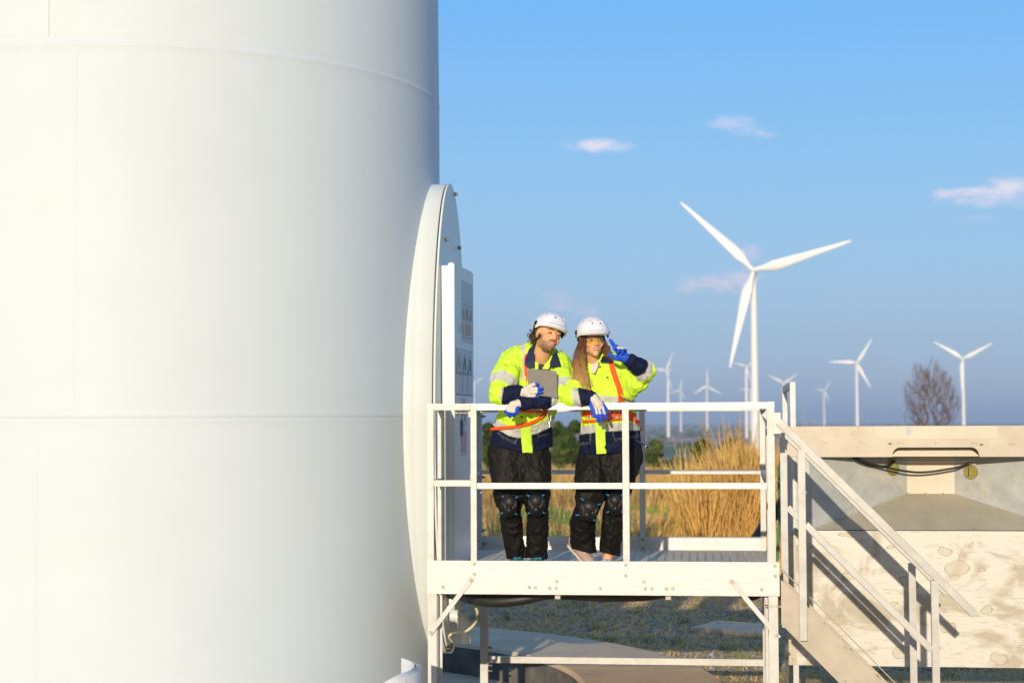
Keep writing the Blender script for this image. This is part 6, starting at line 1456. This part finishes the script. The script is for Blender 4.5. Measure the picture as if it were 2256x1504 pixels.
def bare_tree():
    Y = 240.0; c = P(2052, 937, Y); g = float(zt(c.x, Y)); top = P(2052, 788, Y).z; H = top - g
    root = empty('bare_tree', (c.x, Y, g), label='leafless brown tree with fine twigs rising behind the metal enclosure', cat='tree')
    r = np.random.default_rng(11); rx = 64 / FPX * Y; zc, rz = H * .60, H * .40
    N = [(0, 0, -.3)]; par = [-1]
    for k in range(1, 9): N.append((0.05 * math.sin(k), 0.04 * k % .1, H * .04 * k)); par.append(k - 1)
    tips = []
    while len(tips) < 1700:
        p = r.uniform(-1, 1, 3); q = np.linalg.norm(p)
        if q > 1 or (q < .45 and r.random() < .6): continue
        if p[2] < -.55 and abs(p[0]) < .3: continue
        wv = 1 + .10 * math.sin(p[0] * 9 + p[2] * 7)
        tips.append((p[0] * rx * wv, p[1] * rx, zc + p[2] * rz * wv))
    tips = np.array(tips); base = np.array([0, 0, H * .22]); tips = tips[np.argsort(np.linalg.norm(tips - base, axis=1) * r.uniform(.75, 1.25, len(tips)))]
    A = np.zeros((40000, 3)); A[:len(N)] = N; n = len(N); dep = np.zeros(40000)
    for t in tips:
        tq = base + (t - base) * .90; d = A[4:n] - tq; ds = np.linalg.norm(d, axis=1) + 1.5 * np.maximum(0, A[4:n, 2] - t[2] + .1)
        i = int(ds.argmin()) + 4; p0 = A[i].copy(); L = np.linalg.norm(t - p0); m = max(1, int(L / .7)); side = r.normal(0, .05 * L, 3); prev = i
        for j in range(1, m + 1):
            u = j / m; q = p0 + (t - p0) * u + side * math.sin(math.pi * u) + np.array([0, 0, -.10 * L * math.sin(math.pi * u)]) + r.normal(0, .012, 3)
            A[n] = q; par.append(prev); dep[n] = dep[prev] + 1; prev = n; n += 1
    cnt = np.ones(n)
    for i in range(n - 1, 0, -1): cnt[par[i]] += cnt[i] * 1.0
    rad = np.maximum(.021, .0092 * cnt ** .47); tr = MB(); cr = MB()
    ch = {}
    for i in range(1, n): ch.setdefault(par[i], []).append(i)
    done = set()
    def strand(i, start):
        pts = [A[start], A[i]]; rs = [min(rad[start], rad[i] * 1.25), rad[i]]
        while i in ch:
            k = max(ch[i], key=lambda q: cnt[q]); done.add(k); pts.append(A[k]); rs.append(rad[k]); i = k
        return pts, rs
    order = [(1, 0)]
    for i in range(1, n):
        if i in done: continue
        done.add(i); pts, rs = strand(i, par[i]); big = rs[1] > .12
        (tr if i == 1 else cr).tube([Vector(p) for p in pts], rs, 7 if big else 3, True, 0)
    mb_ = mat('bare_bark', (0.24, 0.13, 0.08), (0.15, 0.09, 0.06), scale=2, rough=0.9)
    tr.build('trunk', mb_, root); cr.build('crown', mb_, root)
bare_tree()

# ------------------------------------------------------------------ haze
def haze():
    mb = MB(); mb.box(-26000, -60, -32, 26000, 34500, 125)
    m = bpy.data.materials.new('haze'); m.use_nodes = True; m.node_tree.nodes.clear(); t = NT(m.node_tree)
    o = t.n('ShaderNodeOutputMaterial'); v = t.n('ShaderNodeVolumePrincipled'); v.inputs['Density'].default_value = HAZE_D
    v.inputs['Color'].default_value = HAZE_C; v.inputs['Anisotropy'].default_value = 0.0; t.l(v.outputs[0], o.inputs['Volume'])
    tag(mb.build('haze', m), kind='stuff'); 
HAZE_D = 1.1e-4; HAZE_C = (0.62, 0.78, 0.98, 1)
haze()
